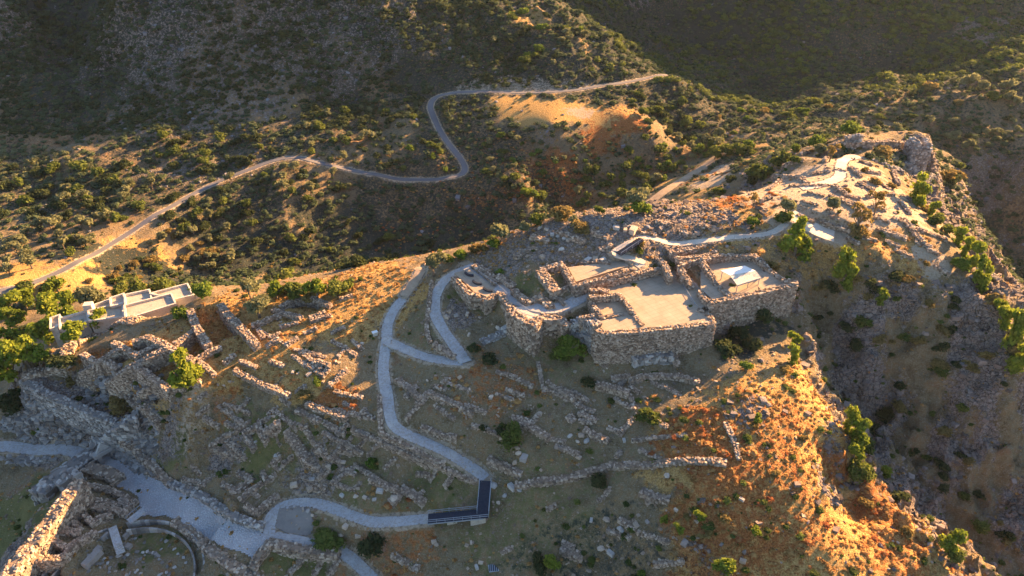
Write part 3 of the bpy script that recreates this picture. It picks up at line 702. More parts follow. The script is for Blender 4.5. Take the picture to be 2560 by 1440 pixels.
def wall(px, w=1.1, h=1.0, ztop=None, stone=.55, mat='stone', name='ruined_wall', look=None, noun=None, label=None, deep=.8, rough=.25, base=None, cat='wall', group=None, add=True, batter=0.0, drop=None):
    "a ruined masonry wall whose top centre line runs through the given photo pixels"
    pts2 = px_list(px) if isinstance(px, str) else px
    if ztop is not None:
        zt_ = ztop if hasattr(ztop, '__len__') else [ztop] * len(pts2)
        P = np.array([at_z(a, b, z) for (a, b), z in zip(pts2, zt_)])
    else:
        P = np.array([hit(HPRE, a, b, h) for a, b in pts2]); P[:, 2] += h
    P = resample(P, .7)
    if name == 'palace_wall': w *= .66; stone *= .85; P[:, 2] -= .35
    n = len(P)
    N = normals(P[:, :2])
    L = P[:, :2] + N * w / 2; R = P[:, :2] - N * w / 2
    gl = np.minimum(sample(H, L[:, 0] + N[:, 0] * .5, L[:, 1] + N[:, 1] * .5), sample(H, L[:, 0], L[:, 1])); gr = np.minimum(sample(H, R[:, 0] - N[:, 0] * .5, R[:, 1] - N[:, 1] * .5), sample(H, R[:, 0], R[:, 1]))
    if ztop is None:
        zt = smooth1(sample(HPRE, P[:, 0], P[:, 1]), 7) + h
        zt = np.maximum(zt, np.minimum(gl, gr) + .35)
    else: zt = P[:, 2]
    rr = rng.uniform(-1, 1, n) * rough * .5 + rough * (fbm(P[:, 0], P[:, 1], 3.0, 2, n) - .5) * 2
    zt = zt + rr
    if base is not None: gl = np.minimum(gl, base); gr = np.minimum(gr, base)
    if drop: gl = np.maximum(gl, zt - drop); gr = np.maximum(gr, zt - drop)
    B = Batch()
    c = .12
    Lb = L + N * batter * np.maximum(zt - gl, 0)[:, None]; Rb = R - N * batter * np.maximum(zt - gr, 0)[:, None]
    V = np.concatenate([np.c_[Lb - N * c, gl - deep], np.c_[L - N * c, zt - .1], np.c_[R + N * c, zt - .1], np.c_[Rb + N * c, gr - deep]])
    i = np.arange(n - 1); Q = np.concatenate([np.stack([i + k * n, i + 1 + k * n, i + 1 + (k + 1) * n, i + (k + 1) * n], 1) for k in range(3)])
    Q = np.concatenate([Q, [[0, n, 2 * n, 3 * n], [n - 1, 4 * n - 1, 3 * n - 1, 2 * n - 1]]])
    B.add(V, Q, r=.25)
    stone_face(B, L, N, gl, zt, stone, batter=batter)
    stone_face(B, R, -N, gr, zt, stone, batter=batter)
    # cap stones
    Ltot = .7 * (n - 1); m = max(2, int(Ltot / stone * max(1, round(w / stone)) * .95))
    u = rng.uniform(0, n - 1, m); v = rng.uniform(-.5, .5, m)
    x = np.interp(u, np.arange(n), P[:, 0]); y = np.interp(u, np.arange(n), P[:, 1]); nx = np.interp(u, np.arange(n), N[:, 0]); ny = np.interp(u, np.arange(n), N[:, 1]); z = np.interp(u, np.arange(n), zt)
    pos = np.c_[x + nx * v * w, y + ny * v * w, z - .06 + rng.uniform(-.1, .12, m)]
    inst(B, ICO_V, None, ICO_T, pos, np.c_[rng.uniform(.7, 1.4, m) * stone, rng.uniform(.6, 1.1, m) * stone, rng.uniform(.5, .9, m) * stone], rng.uniform(0, 6.3, m), jit=.12)
    # end faces
    for e, sg in ((0, -1), (n - 1, 1)):
        d = (P[min(e + 1, n - 1), :2] - P[max(e - 1, 0), :2]); d = d / (np.linalg.norm(d) + 1e-9) * sg
        EP = np.array([L[e], R[e]]); EN = np.array([d, d])
        stone_face(B, EP, EN, np.array([gl[e], gr[e]]), np.array([zt[e], zt[e]]), stone)
    mid = P[n // 2]
    o = B.obj(name, mat, origin=(P[:, 0].mean(), P[:, 1].mean(), float(np.min([gl, gr]))))
    o['kind'] = 'thing'
    if label: tag(o, label, cat, group)
    elif add:
        L_ = Ltot
        lk = look or ('long low' if L_ > 22 else 'mid-length' if L_ > 11 else 'short')
        item(o, lk, noun or 'ruined wall of rough stones', cat, group or 'ruined walls of the citadel', mid)
    return o

# --- great walls round the palace
wall("1495,824 1512,830 1600,826 1700,815 1783,806", 1.0, ztop=36.95, stone=.44, name='terrace_wall', label='great rubble retaining wall dropping from the sunlit floor of the large court', deep=1.5, base=26.5, rough=.15, batter=.05)
wall("1492,812 1496,830 1505,870 1512,905 1522,945", 1.3, ztop=[37.4, 36.2, 32.5, 29.5, 26.8], stone=.55, name='buttress_wall', label='narrow stepped buttress wall running down from the corner of the great terrace wall', base=25, deep=1, rough=.1)
wall("1783,806 1775,787 1745,773", 1.0, ztop=36.9, stone=.6, name='terrace_wall', label='short broken return wall at the right end of the large court', base=29, deep=1)
wall("1470,706 1535,692 1596,677 1672,660", 1.3, ztop=38.9, stone=.5, name='palace_wall', label='straight lit masonry wall along the back of the large court')
wall("1650,642 1662,655 1676,684", 1.3, ztop=39.6, stone=.65, name='palace_wall', label='broken corner wall at the back right of the large court')
wall("1659,609 1680,625 1699,645", 1.3, ztop=40.2, stone=.48, name='palace_wall', label='slanting rubble wall beside the pale upper path above the large court')
wall("1677,626 1740,614 1800,600 1822,606", 1.3, ztop=40.7, stone=.48, name='palace_wall', label='long dark-topped wall right below the pale upper path')
wall("1699,642 1760,634 1812,618", 1.0, ztop=40.2, stone=.46, name='palace_wall', label='second wall of the narrow corridor below the pale upper path')
wall("1702,660 1712,682 1733,712", 1.4, ztop=[40.6, 39.6, 37.8], stone=.48, name='palace_wall', label='ruined cross wall between the large court and the narrow side room')
wall("1704,652 1735,643 1757,640", 2.0, ztop=40.0, stone=.65, name='palace_wall', label='thick wall stump at the head of the narrow side room')
wall("1753,643 1765,660 1778,680 1791,706", 1.3, ztop=[40.2, 40.0, 39.6, 38.8], stone=.48, name='palace_wall', label='tapering wall between the narrow side room and the sheltered court')
wall("1757,642 1800,634 1850,634 1890,634", 1.2, ztop=[40.3, 40.2, 40.0, 39.8], stone=.46, name='palace_wall', label='back wall of the court that holds the white shelter')
wall("1890,635 1903,645 1918,664", 1.5, ztop=[40, 39.8, 39.4], stone=.48, name='palace_wall', label='rounded corner wall at the back right of the sheltered court')
wall("1918,664 1950,688 1984,711", 1.0, ztop=39.0, stone=.46, name='palace_wall', label='right-hand wall of the sheltered court above the cliff')
wall("1984,711 1930,722 1880,733 1823,746 1776,753", 1.0, ztop=38.7, stone=.44, name='terrace_wall', label='tall shaded retaining wall in front of the sheltered court', base=30, deep=1.5, rough=.18, batter=.05)
wall("1984,709 1982,700", 1.6, ztop=38.9, stone=.6, name='corner_pier', label='square stone corner of the sheltered court over the ravine', base=29, deep=1.5)
wall("1751,722 1762,738 1778,753", 1.0, ztop=38.6, stone=.5, name='palace_wall', label='low jagged wall step between the two palace courts')
wall("1801,714 1815,726 1832,740", 1.2, ztop=39.0, stone=.5, name='palace_wall', label='small slanting wall inside the sheltered court')
wall("1473,738 1486,762 1504,788", .9, ztop=37.7, stone=.5, name='palace_wall', label='left wall of the small grassy room on the large court')
wall("1476,738 1500,735 1548,731", 1.0, ztop=38.8, stone=.46, name='palace_wall', label='high back wall of the small grassy room on the large court')
wall("1477,722 1500,718 1520,722", 1.0, ztop=38.8, stone=.46, name='palace_wall', label='short tumbled wall left behind the small grassy room')
wall("1548,731 1565,750 1581,772", 1.0, ztop=38.2, stone=.46, name='palace_wall', label='right wall of the small grassy room on the large court')
wall("1581,775 1592,790 1606,808", .8, ztop=37.3, stone=.5, name='palace_wall', label='worn threshold wall crossing the sunlit floor of the large court')
wall("1506,790 1530,786 1558,782", .7, ztop=37.2, stone=.5, name='palace_wall', label='low front wall of the small grassy room')
wall("1440,710 1490,694 1540,680 1570,668", 1.1, ztop=[39.4, 39.6, 39.9, 40], stone=.46, name='palace_wall', label='long wall in front of the narrow upper court')
wall("1408,660 1422,685 1440,712", 1.1, ztop=[39.6, 39.4, 39.2], stone=.46, name='palace_wall', label='left end wall of the narrow upper court')
wall("1352,676 1370,700 1389,730", 2.2, 1.3, stone=.6, look='thick')
wall("1354,672 1380,664 1406,657", 1.2, 1.2)
wall("1245,688 1265,700 1285,712", 1.6, .9); wall("1186,660 1215,680 1245,706", 2.0, .8, look='tumbled')
wall("1285,724 1303,740 1321,754", 1.2, 1.2); wall("1321,754 1340,745 1354,736", 1.0, 1.0); wall("1354,743 1366,752 1378,764", 1.6, 1.0)
wall("1396,727 1430,714", .8, .6); wall("1375,735 1400,745 1412,762", .7, .4)
wall("1278,770 1283,780 1310,796 1335,808 1350,790", 1.6, ztop=[36.6, 36.4, 36.2, 36.2, 35.8], stone=.55, name='bastion', label='tall rounded cyclopean bastion of big boulders left of the great court', base=29.5, deep=1.5, cat='bastion', batter=.04)
wall("1356,788 1380,794 1400,792 1418,812", 1.5, ztop=[36, 35.6, 35.6, 35], stone=.75, name='bastion', label='broken boulder wall with dark gaps right of the rounded bastion', base=29, deep=1.5, cat='bastion')
wall("1427,806 1455,796 1480,800 1492,812", 1.8, ztop=[34.6, 36, 36.6, 37], stone=.7, name='rubble_slope', label='sloping mass of grey tumbled boulders beside the great terrace wall', base=28, deep=2, mat='greystone')
wall("1430,828 1460,825 1488,835", 2.6, ztop=[32.5, 33.4, 34], stone=.8, name='rubble_slope', label='lower shelf of grey fallen boulders above the bright green bush', base=28, deep=2, mat='greystone')
wall("1451,790 1480,785 1503,787", .9, ztop=37.3, stone=.5, name='palace_wall', label='low rubble wall left of the small grassy room')
wall("1134,690 1155,712 1180,736", .9, ztop=34.6, stone=.55, base=30, name='terrace_wall', label='left retaining wall of the viewing platform with curved benches')
wall("1184,734 1200,735 1212,764", 1.0, ztop=[34.4, 34.2, 32], stone=.6, base=29, name='terrace_wall', label='broken spur wall under the viewing platform')
wall("1212,748 1232,744 1250,731", 1.0, ztop=34.4, stone=.6, base=29, name='terrace_wall', label='right rubble wall under the viewing platform')
wall("1252,733 1262,748 1278,768", 1.0, ztop=[34.8, 35, 35.6], stone=.6, base=30, name='terrace_wall', label='rough wall edge between the viewing platform and the rounded bastion')
wall("1205,852 1240,838 1273,820", 1.8, .5, stone=.7, mat='greystone', look='tumbled grey')
wall("1582,893 1600,885 1640,880 1680,880", 2.2, 1.6, stone=.8, name='ruined_block', label='squat ruined masonry block below the great terrace wall', mat='greystone')
wall("1680,880 1688,890 1692,907", .9, 1.2, name='ruined_wall', label='narrow end wall at the right of the squat ruined block')
# --- lower town: many low house walls (pixel lines read from the photograph)
LOW = """1402,967 1436,994|1.4|1.1;1241,926 1290,942 1331,964|.8|.5;1492,956 1530,966 1571,979|1.2|1.3;1571,979 1586,1009|.7|.5;1530,943 1575,938|1.0|.6;1575,950 1610,938 1650,934 1700,938 1747,949|.9|1.1
1447,1027 1489,1046|.9|.9;1440,1012 1462,990|.8|.4;1462,1069 1490,1088 1519,1099|1.1|.7;1549,1080 1570,1060 1594,1031|.8|.6;1582,1099 1650,1092 1717,1084|.6|.4;1605,1226 1640,1240 1672,1245|1.6|.6;1222,1144 1260,1160 1301,1181|1.0|1.1
1286,1042 1330,1065 1372,1091|1.1|1.2;1816,1054 1835,1095 1849,1144|.7|.6;1406,1369 1430,1382 1455,1391|1.6|.6;1635,1406 1670,1402 1710,1395|.9|.5;982,1383 1015,1402 1045,1418|1.1|.6;1360,980 1345,905|.5|.4
1040,1003 1070,977|.6|.5;992,947 1020,965 1050,995|1.0|.8;1017,1047 1045,1010 1070,977|.7|.6;1070,977 1120,997 1180,1030|1.1|.8;1055,1062 1100,1080 1140,1090|.9|.7;1290,1000 1240,980|.6|.4;1180,1062 1230,1075 1270,1095|.7|.4
957,1102 985,1112 1017,1129 1060,1143 1100,1156|.8|.9;925,1192 960,1208 992,1220|1.3|.9;1005,1215 1030,1232 1060,1255|1.4|.8;977,1252 990,1240 1000,1225|1.6|.8;1075,1200 1092,1165|.6|.5;1112,1213 1129,1187|.7|.6;1100,1160 1150,1185 1190,1200|.8|.5
742,1025 792,1050 830,1066 862,1080|1.0|.7;757,1060 785,1095 812,1135|.9|.6;717,1070 740,1105 767,1147|1.9|1.2;612,1077 640,1060|1.1|1.2;612,1077 622,1095 635,1117|1.1|1.2;642,1057 652,1075 665,1097|1.1|1.4;662,1075 680,1062 697,1052|1.4|1.2;645,1053 675,1040|.8|.6
570,1027 588,1042 605,1057|.9|.7;590,1072 608,1060 625,1050|.7|.6;547,1012 566,1027|.7|.4;525,1115 550,1095 575,1077|.9|.8;565,1095 572,1118 580,1145|.7|.5;550,1112 556,1126 560,1142|.6|.5;595,1177 612,1186 627,1197|1.0|.8;627,1197 604,1212 580,1230|1.0|.8
655,1177 667,1200|.9|.7;667,1200 687,1182|.9|.6;600,1247 626,1226 652,1205|.9|.7;682,1157 697,1135|.9|.6;697,1172 682,1157|.7|.5;767,1007 792,1015 830,1028 867,1040|1.3|1.1;837,975 870,985 905,992|.7|.5;880,1067 915,1083 955,1100|.8|.7
850,1112 877,1130|.7|.6;820,1145 835,1128 850,1112|.9|.7;855,1100 880,1115 905,1130|.8|.7;895,1117 917,1092|.5|.4;990,1140 960,1170|.6|.4;825,962 845,940 867,920|.8|.8;805,935 822,915|.9|.9;775,1205 800,1225 815,1235|.7|.5;920,1140 945,1110|.5|.4
675,900 690,905 707,912|.9|.8;715,860 728,851 742,842|.8|.9;667,862 680,853 695,845|.9|.9;777,897 800,902 822,910|.9|.9;630,812 665,798 700,785|1.1|1.1;682,772 720,783 752,792|1.1|1.1;645,820 657,842|.9|.9;732,745 760,742 785,745 825,760|1.0|1.2;702,765 718,755 732,745|1.0|1.2
777,800 800,792 827,785|.9|.9;775,792 795,785 812,777|1.0|1.0;587,922 630,945 680,967 722,985|1.1|1.2;700,815 745,803|.8|.7;850,745 880,735|.8|.6;760,830 790,818|.8|.8;830,830 860,815|.8|.6;880,850 905,870|.6|.5;560,905 585,885|.8|.9;600,900 640,915|.8|.7
638,1279 665,1256 692,1233|1.0|.9;614,1262 638,1279|1.2|.9;724,1430 740,1410 756,1392|.8|.8;785,1435 795,1415 802,1400|.7|.6;822,1435 835,1413 846,1394|.9|.8;480,1160 500,1185|.5|.4;700,1110 690,1085|.5|.4;905,1025 935,1045|.6|.5"""
for r in LOW.replace('\n', ';').split(';'):
    a, w_, h_ = r.split('|'); wall(a, float(w_) * .85, float(h_) * .95, stone=.40, mat='stone')
r_ = np.random.default_rng(77)   # more of the thin foundation lines of the lower town
made = 0
for zx0, zy0, zx1, zy1, n_ in ((560, 1000, 950, 1230, 26), (660, 830, 950, 1000, 12), (990, 930, 1230, 1120, 10), (900, 1150, 1190, 1280, 8), (1240, 930, 1700, 1140, 22), (1250, 1220, 1650, 1420, 9), (380, 1080, 600, 1250, 9), (480, 960, 600, 1060, 4)):
    for _ in range(n_):
        a, b = r_.uniform(zx0, zx1), r_.uniform(zy0, zy1); an = radians(26 if r_.random() < .62 else -40) + r_.normal(0, .16); L_ = r_.uniform(26, 74) * (1 if an > 0 else .6)
        P2 = [(a - cos(an) * L_ / 2, b - sin(an) * L_ / 2), (a + r_.uniform(-3, 3), b + r_.uniform(-3, 3)), (a + cos(an) * L_ / 2, b + sin(an) * L_ / 2)]
        Q2 = [hit(H, *p) for p in P2]
        if min(float(sample(DP, q[0], q[1])) for q in Q2) < 1.6: continue
        wall(P2, r_.uniform(.45, .75), r_.uniform(.3, .6), stone=.34, look='thin faint', noun='foundation line of rough stones', group='faint foundation lines of the lower town')
# --- north-west houses and circuit wall
wall("56,944 95,925 135,905 165,888 235,835 330,797 430,765 478,742", 2.8, .9, stone=.62, name='circuit_wall', label='broad cyclopean circuit wall curving above the green trees at the left', deep=2)
wall("58,946 100,972 160,1000 220,1026 290,1052", 1.6, ztop=[14.2, 13.9, 13.0, 12.0, 11.0], drop=5.2, stone=.7, mat='greystone', name='circuit_wall', label='high shaded face of the circuit wall above the grey rocks at the left', deep=2, batter=.08)
HOUSE = """205,882 225,893 245,905|1.2|1.6;245,905 275,883 307,862|1.3|1.6;282,852 315,870 345,887|1.2|1.5;200,930 225,917 247,905|1.2|1.5;255,895 275,907 292,920|1.4|1.6;337,890 365,872 390,857|1.2|1.5;332,852 350,845 365,840|1.3|1.7;365,840 395,852 420,865|1.6|1.8
422,866 380,888 337,910 300,932 270,950|1.9|1.9;337,912 380,942 425,972|1.5|2.0;422,868 450,882 482,898|1.4|1.9;272,952 310,975 350,1000 375,1025 398,1052|1.5|1.8;195,948 215,956 237,965|1.0|1.0;425,972 460,962 500,952|1.0|1.2;330,990 352,976 375,962|.7|.7
437,857 465,838 490,820|1.3|1.5;475,775 490,815 520,862|1.7|1.8;550,757 575,790 610,825 640,857|1.6|2.0;492,897 520,880 550,865|1.2|1.2;500,905 520,918 535,935|1.0|.9"""
for r in HOUSE.replace('\n', ';').split(';'):
    a, w_, h_ = r.split('|'); wall(a, float(w_) * .85, float(h_) * 1.0, stone=.46, group='house walls of the north-west quarter', noun='house wall of pale rubble')
# --- lower circuit and gate
wall("1290,1212 1350,1200 1425,1190 1480,1175 1530,1160 1580,1158 1620,1160 1680,1150 1740,1148 1815,1152", 1.1, .75, stone=.5, name='circuit_wall', label='long ruined rampart of big stones crossing the dark slope right of the footbridge', deep=1.2)
wall("302,1097 340,1125 380,1160 422,1202", 1.1, 1.3, stone=.55, name='retaining_wall', label='long retaining wall along the upper side of the gate courtyard')
wall("422,1202 468,1220 513,1241 548,1268 585,1290 620,1303 656,1313", 1.3, 1.0, stone=.7, name='retaining_wall', label='rubble retaining wall between the gravel ramp and the house ruins', mat='greystone')
wall("672,1352 710,1361 750,1370 800,1377 846,1382", 1.6, 1.2, stone=.65, name='retaining_wall', label='thick pinkish retaining wall at the bottom under the paved junction')
wall("672,1354 655,1375 640,1395 629,1418", 1.4, 1.2, stone=.65, name='retaining_wall', label='side wall turning down at the left end of the thick pinkish wall')
wall("436,1300 462,1318 498,1345 532,1378 568,1405 612,1428 650,1448", 1.8, .6, stone=.65, name='retaining_wall', label='broad sloping rubble wall between the gravel ramp and the round enclosure', base=2.5)
wall("222,1115 250,1095 280,1072 310,1052 338,1034", 2.6, 3.2, stone=1.25, name='gate_wall', label='massive wall of huge squared blocks beside the main gate', deep=1.5, cat='gate wall', mat='greystone')
wall("153,1178 180,1160 205,1146 228,1132", 4.0, 2.6, stone=.8, name='gate_bastion', label='mound of tumbled grey boulders left of the main gate', deep=1.5, cat='bastion', mat='greystone')
wall("95,1232 120,1205 150,1185 175,1195", 4.2, 3.0, stone=1.4, name='gate_bastion', label='blocky grey bastion of huge stones beside the green lawn', deep=1.5, cat='bastion', mat='greystone')
wall("215,1165 240,1172 275,1180 292,1195", 2.6, 1.8, stone=.8, name='gate_wall', label='thick rounded rubble wall inside the main gate', cat='gate wall')
wall("198,1200 160,1250 118,1305 70,1365 30,1415 8,1450", 2.5, ztop=[10.6, 10.2, 9.6, 9.2, 8.8, 8.6], stone=.7, name='rampart', label='wide sunlit rampart of boulders at the lower left corner', deep=1.5, cat='wall', base=1)
GR = """202,1211 235,1214 266,1220 300,1235 336,1252|1.3|1.6;190,1241 220,1243 254,1250|1.1|1.6;232,1263 265,1268 302,1275 330,1263|1.4|1.8;153,1293 165,1280 177,1269|1.2|1.6;223,1305 250,1292 275,1284|1.5|1.6;258,1250 275,1256 300,1262|1.2|1.6;58,1392 100,1394 153,1394|1.4|2.2;153,1392 166,1376 182,1358|1.3|2.2
122,1343 112,1362 104,1380|1.0|2.0;125,1343 148,1356 171,1370|1.0|2.0;150,1324 172,1327 196,1330|1.6|1.4;183,1357 210,1342 238,1330|1.6|1.4;300,1245 318,1262 305,1285|1.4|1.7;178,1300 200,1318|1.0|1.2;210,1285 226,1300|1.0|1.4"""
for r in GR.replace('\n', ';').split(';'):
    a, w_, h_ = r.split('|'); wall(a, float(w_) * .75, float(h_) * .75, stone=.46, group='storehouse walls by the gate', noun='storehouse wall of reddish rubble')
# --- east end
EAST = """2085,461 2105,475 2121,486|1.2|1.0;2121,486 2150,493|1.0|.7;2169,489 2200,482 2235,483|.9|.9;2127,414 2140,427 2152,439|1.1|.8;2149,453 2165,463 2183,472|1.2|.8;1997,533 2015,545 2035,553|1.1|.8;1935,439 1970,436 2010,442|1.0|1.2;1975,464 2030,462 2080,461|.6|.4
2102,492 2130,505 2163,517|1.2|.8;2052,550 2090,560 2127,572|1.2|.9;2197,567 2230,580 2266,594|1.3|.9;2258,542 2285,575 2308,605|1.2|1.0;2294,567 2330,580 2366,597|1.2|.9;2235,425 2240,440 2247,455|1.0|1.3;2185,440 2200,455|.8|.7;2140,520 2170,535|1.0|.8
2070,520 2090,530|.9|.7;2010,500 2045,510|.9|.6;1960,415 1985,400 2010,395|1.3|1.2;1925,470 1950,450|.9|.8;2215,600 2250,612|1.0|.8;2160,590 2190,600|1.0|.8;2320,620 2345,632|1.0|.7;2200,455 2225,470|.8|.7;2030,432 2075,425|.9|.8;1990,440 2020,455|.9|.8;2060,400 2085,392|.9|.8;2150,400 2180,410|1.0|.9;2165,425 2200,432|.9|.8;2110,500 2140,515|.9|.8;2075,485 2100,495|.8|.8;2180,510 2215,522|1.0|.9;2235,540 2262,552|1.0|.9;2190,540 2225,552|.9|.8;2120,592 2150,606|1.0|.8;2240,620 2280,640|1.1|.9;2290,600 2330,614|1.0|.9;2340,660 2375,682|1.0|.8;2020,478 2060,486|.8|.7;2250,500 2275,530|.9|.9;1900,500 1930,490|.9|.8;2090,420 2115,425|.8|.5;1560,560 1600,572 1640,585|1.2|.8;1480,575 1520,590|1.3|.8
1395,575 1430,588 1460,600|1.6|1.0;1330,590 1370,600|1.3|.8;1290,640 1310,625 1340,615|1.2|.9;1640,550 1680,560|1.0|.7;1700,575 1740,585|1.0|.7;1500,620 1530,612|1.0|.7;1750,560 1790,570|1.0|.7;1453,653 1490,650 1524,655|1.2|1.1"""
for r in EAST.replace('\n', ';').split(';'):
    a, w_, h_ = r.split('|'); wall(a, float(w_) * .85, float(h_) * .75, stone=.5, group='walls of the summit and east end')
wall("2088,360 2130,356 2180,354", 1.4, 2.0, stone=.8, name='curtain_wall', label='shaded curtain wall at the far end of the plateau left of the tower', deep=2, base=33)
wall("2120,342 2138,337 2156,340", 2.0, 3.0, stone=1.0, name='curtain_wall', label='raised stump of big blocks on the far curtain wall', deep=2, base=33, mat='greystone')
wall("2180,352 2230,350 2272,352", 1.2, 1.6, stone=.7, name='curtain_wall', label='grass-topped curtain wall running up to the far stone tower', deep=2, base=32)
tw = at_z(2302, 350, 41)
B = Batch()
for (dx, dy, w_, d_, z0, z1) in ((0, 0, 5.4, 4.8, 26, 39.3), (-1.8, 0, 1.8, 4.0, 39, 40.8), (2.0, .2, 1.4, 3.6, 39, 40.3)):
    cx, cy = tw[0] + dx, tw[1] + dy
    B.box((cx, cy, (z0 + z1) / 2), (w_ - .3, d_ - .3, z1 - z0), r=.2)
    C4 = np.array([[cx - w_ / 2, cy - d_ / 2], [cx + w_ / 2, cy - d_ / 2], [cx + w_ / 2, cy + d_ / 2], [cx - w_ / 2, cy + d_ / 2]])
    for k in range(4):
        a, b = C4[k], C4[(k + 1) % 4]; e = (b - a) / np.linalg.norm(b - a); nn = np.array([e[1], -e[0]])
        stone_face(B, np.array([a, b]), np.array([nn, nn]), np.array([z0, z0]), np.array([z1, z1]), .75, depth=.6, bulge=.2)
    m_ = 30; pos = np.c_[cx + rng.uniform(-w_ / 2, w_ / 2, m_), cy + rng.uniform(-d_ / 2, d_ / 2, m_), z1 + rng.uniform(-.2, .3, m_)]
    inst(B, ICO_V, None, ICO_T, pos, rng.uniform(.6, 1.2, m_), rng.uniform(0, 6, m_), jit=.12)
tag(B.obj('stone_tower', 'greystone', origin=(tw[0], tw[1], 30)), 'tall ruined stone tower standing at the far right end of the plateau', 'tower')
wall("2262,400 2285,420 2300,440 2322,430", 4.0, 1.0, stone=.9, mat='greystone', name='rubble_slope', label='skirt of fallen stones under the far stone tower', deep=3)
wall("2190,395 2215,410 2250,425", 3.0, .7, stone=.8, mat='greystone', name='rubble_slope', label='broad band of rubble left of the far stone tower', deep=1)
# --- retaining edges under the footpaths
wall("1080,698 1072,760 1066,820 1075,853", .5, .6, stone=.4, name='path_kerb_wall', label='thin low wall left of the hairpin path')
wall("1085,857 1110,870 1137,889", 1.0, 1.0, stone=.5, name='retaining_wall', label='small reddish wall inside the hairpin of the path')
wall("948,985 950,1040 952,1082 985,1096 1040,1122 1110,1155", .6, .7, stone=.45, name='retaining_wall', label='low stone edge under the long climbing path')

# ------------------------------------------------------------------ main gate
def gate():
    e = empty('gateway', tuple(hit(H, 262, 1132)))
    a = at_z(245, 1140, 4.5); b = at_z(275, 1122, 4.5)
    d = (b - a)[:2]; d /= np.linalg.norm(d)
    def sub(nm, c, size, r):
        B = Batch().box((0, 0, 0), size, atan2(d[1], d[0]), r=r, top=.96)
        o = B.obj(nm, 'greystone'); o.location = np.array(c) - np.array(e.location); o.parent = e
    for k, p in enumerate((a, b)):
        sub('door_post', (p[0], p[1], 2.6), (.9, 1.6, 4.0), .5)
    m_ = (a + b) / 2
    L_ = np.linalg.norm((b - a)[:2])
    sub('lintel', (m_[0], m_[1], 5.0), (L_ + 2.0, 1.9, .9), .62)
    B = Batch(); w_ = 1.6
    V = [(-w_, -.3, 0), (w_, -.3, 0), (0, -.3, 2.2), (-w_, .3, 0), (w_, .3, 0), (0, .3, 2.2)]
    yaw = atan2(d[1], d[0]); V = [(x * cos(yaw) - y * sin(yaw), x * sin(yaw) + y * cos(yaw), z) for x, y, z in V]
    B.add(V, [[0, 1, 4, 3], [1, 2, 5, 4], [2, 0, 3, 5]], [[0, 2, 1], [3, 4, 5]], r=.8)
    o = B.obj('relief_slab', 'greystone', e); o.location = np.array((m_[0], m_[1], 5.45)) - np.array(e.location)
    tag(e, 'narrow stone gateway with a heavy lintel where the lower left path passes the walls', 'gate')
gate()

# ------------------------------------------------------------------ round enclosure with a double ring of slabs
CP6 = np.array([hit(H0, a, b)[:2] for a, b in [(324, 1338), (367, 1328), (412, 1331), (452, 1352), (480, 1386), (490, 1428)]])
A_ = np.c_[2 * CP6, np.ones(len(CP6))]; sol = np.linalg.lstsq(A_, (CP6 ** 2).sum(1), rcond=None)[0]
cc = sol[:2]; cr = float(np.sqrt(sol[2] + (cc ** 2).sum()))
def ring(name, r, w_, z0, z1, lab, a0, a1, mat='greystone', slabw=.9):
    B = Batch(); n = int(r * abs(a1 - a0) / slabw)
    for k in range(n):
        a = a0 + (a1 - a0) * (k + .5) / n
        if abs(((a - ENT + pi) % (2 * pi)) - pi) * r < 1.6: continue
        x, y = cc[0] + r * cos(a), cc[1] + r * sin(a)
        B.box((x, y, (z0 + z1) / 2 + rng.uniform(-.05, .05)), (w_, slabw * .97, z1 - z0), a + rng.uniform(-.03, .03))
    o = B.obj(name, mat, origin=(cc[0], cc[1], z0)); tag(o, lab, 'parapet'); return o
ep = hit(H, 300, 1345)
ENT = atan2(ep[1] - cc[1], ep[0] - cc[0])
gz = float(np.median([sample(H, *(cc + np.array([cos(a), sin(a)]) * cr)) for a in np.linspace(0, 3.1, 12)]))
ring('slab_ring', cr, .35, gz - .8, gz + 1.0, 'inner ring of upright slabs round the sunken circular enclosure', 0.0, 2 * pi)
ring('slab_ring', cr + 1.8, .35, gz - .8, gz + 1.25, 'outer ring of upright slabs round the sunken circular enclosure', 0.0, 2 * pi)
B = Batch()
for k in range(70):
    a = 2 * pi * k / 70 + rng.uniform(-.03, .03); r = cr * (.66 + rng.uniform(-.04, .04)); x, y = cc[0] + r * cos(a), cc[1] + r * sin(a)
    if rng.random() < .18: continue
    inst(B, ICO_V, None, ICO_T, np.array([[x, y, float(sample(H, x, y)) + .12]]), np.array([[rng.uniform(.5, .9), rng.uniform(.7, 1.1), rng.uniform(.4, .7)]]), np.array([a]), jit=.14)
tag(B.obj('stone_ring', 'greystone'), 'broken inner ring of rounded stones within the circular enclosure', 'stone ring', kind='stuff')
B = Batch(); n = 190
for k in range(n):
    a = rng.uniform(0, 6.3); r = cr * rng.uniform(.25, .92); x, y = cc[0] + r * cos(a), cc[1] + r * sin(a)
    if fbm(np.array([x]), np.array([y]), 3, 2, 2)[0] < .42: continue
    z = float(sample(H, x, y)); inst(B, ICO_V, None, ICO_T, np.array([[x, y, z + .1]]), np.array([[rng.uniform(.5, 1.1), rng.uniform(.4, .8), rng.uniform(.3, .5)]]), np.array([a]), jit=.15)
tag(B.obj('fallen_slabs', 'greystone'), 'pale loose slabs lying inside the round enclosure', 'stones', kind='stuff')
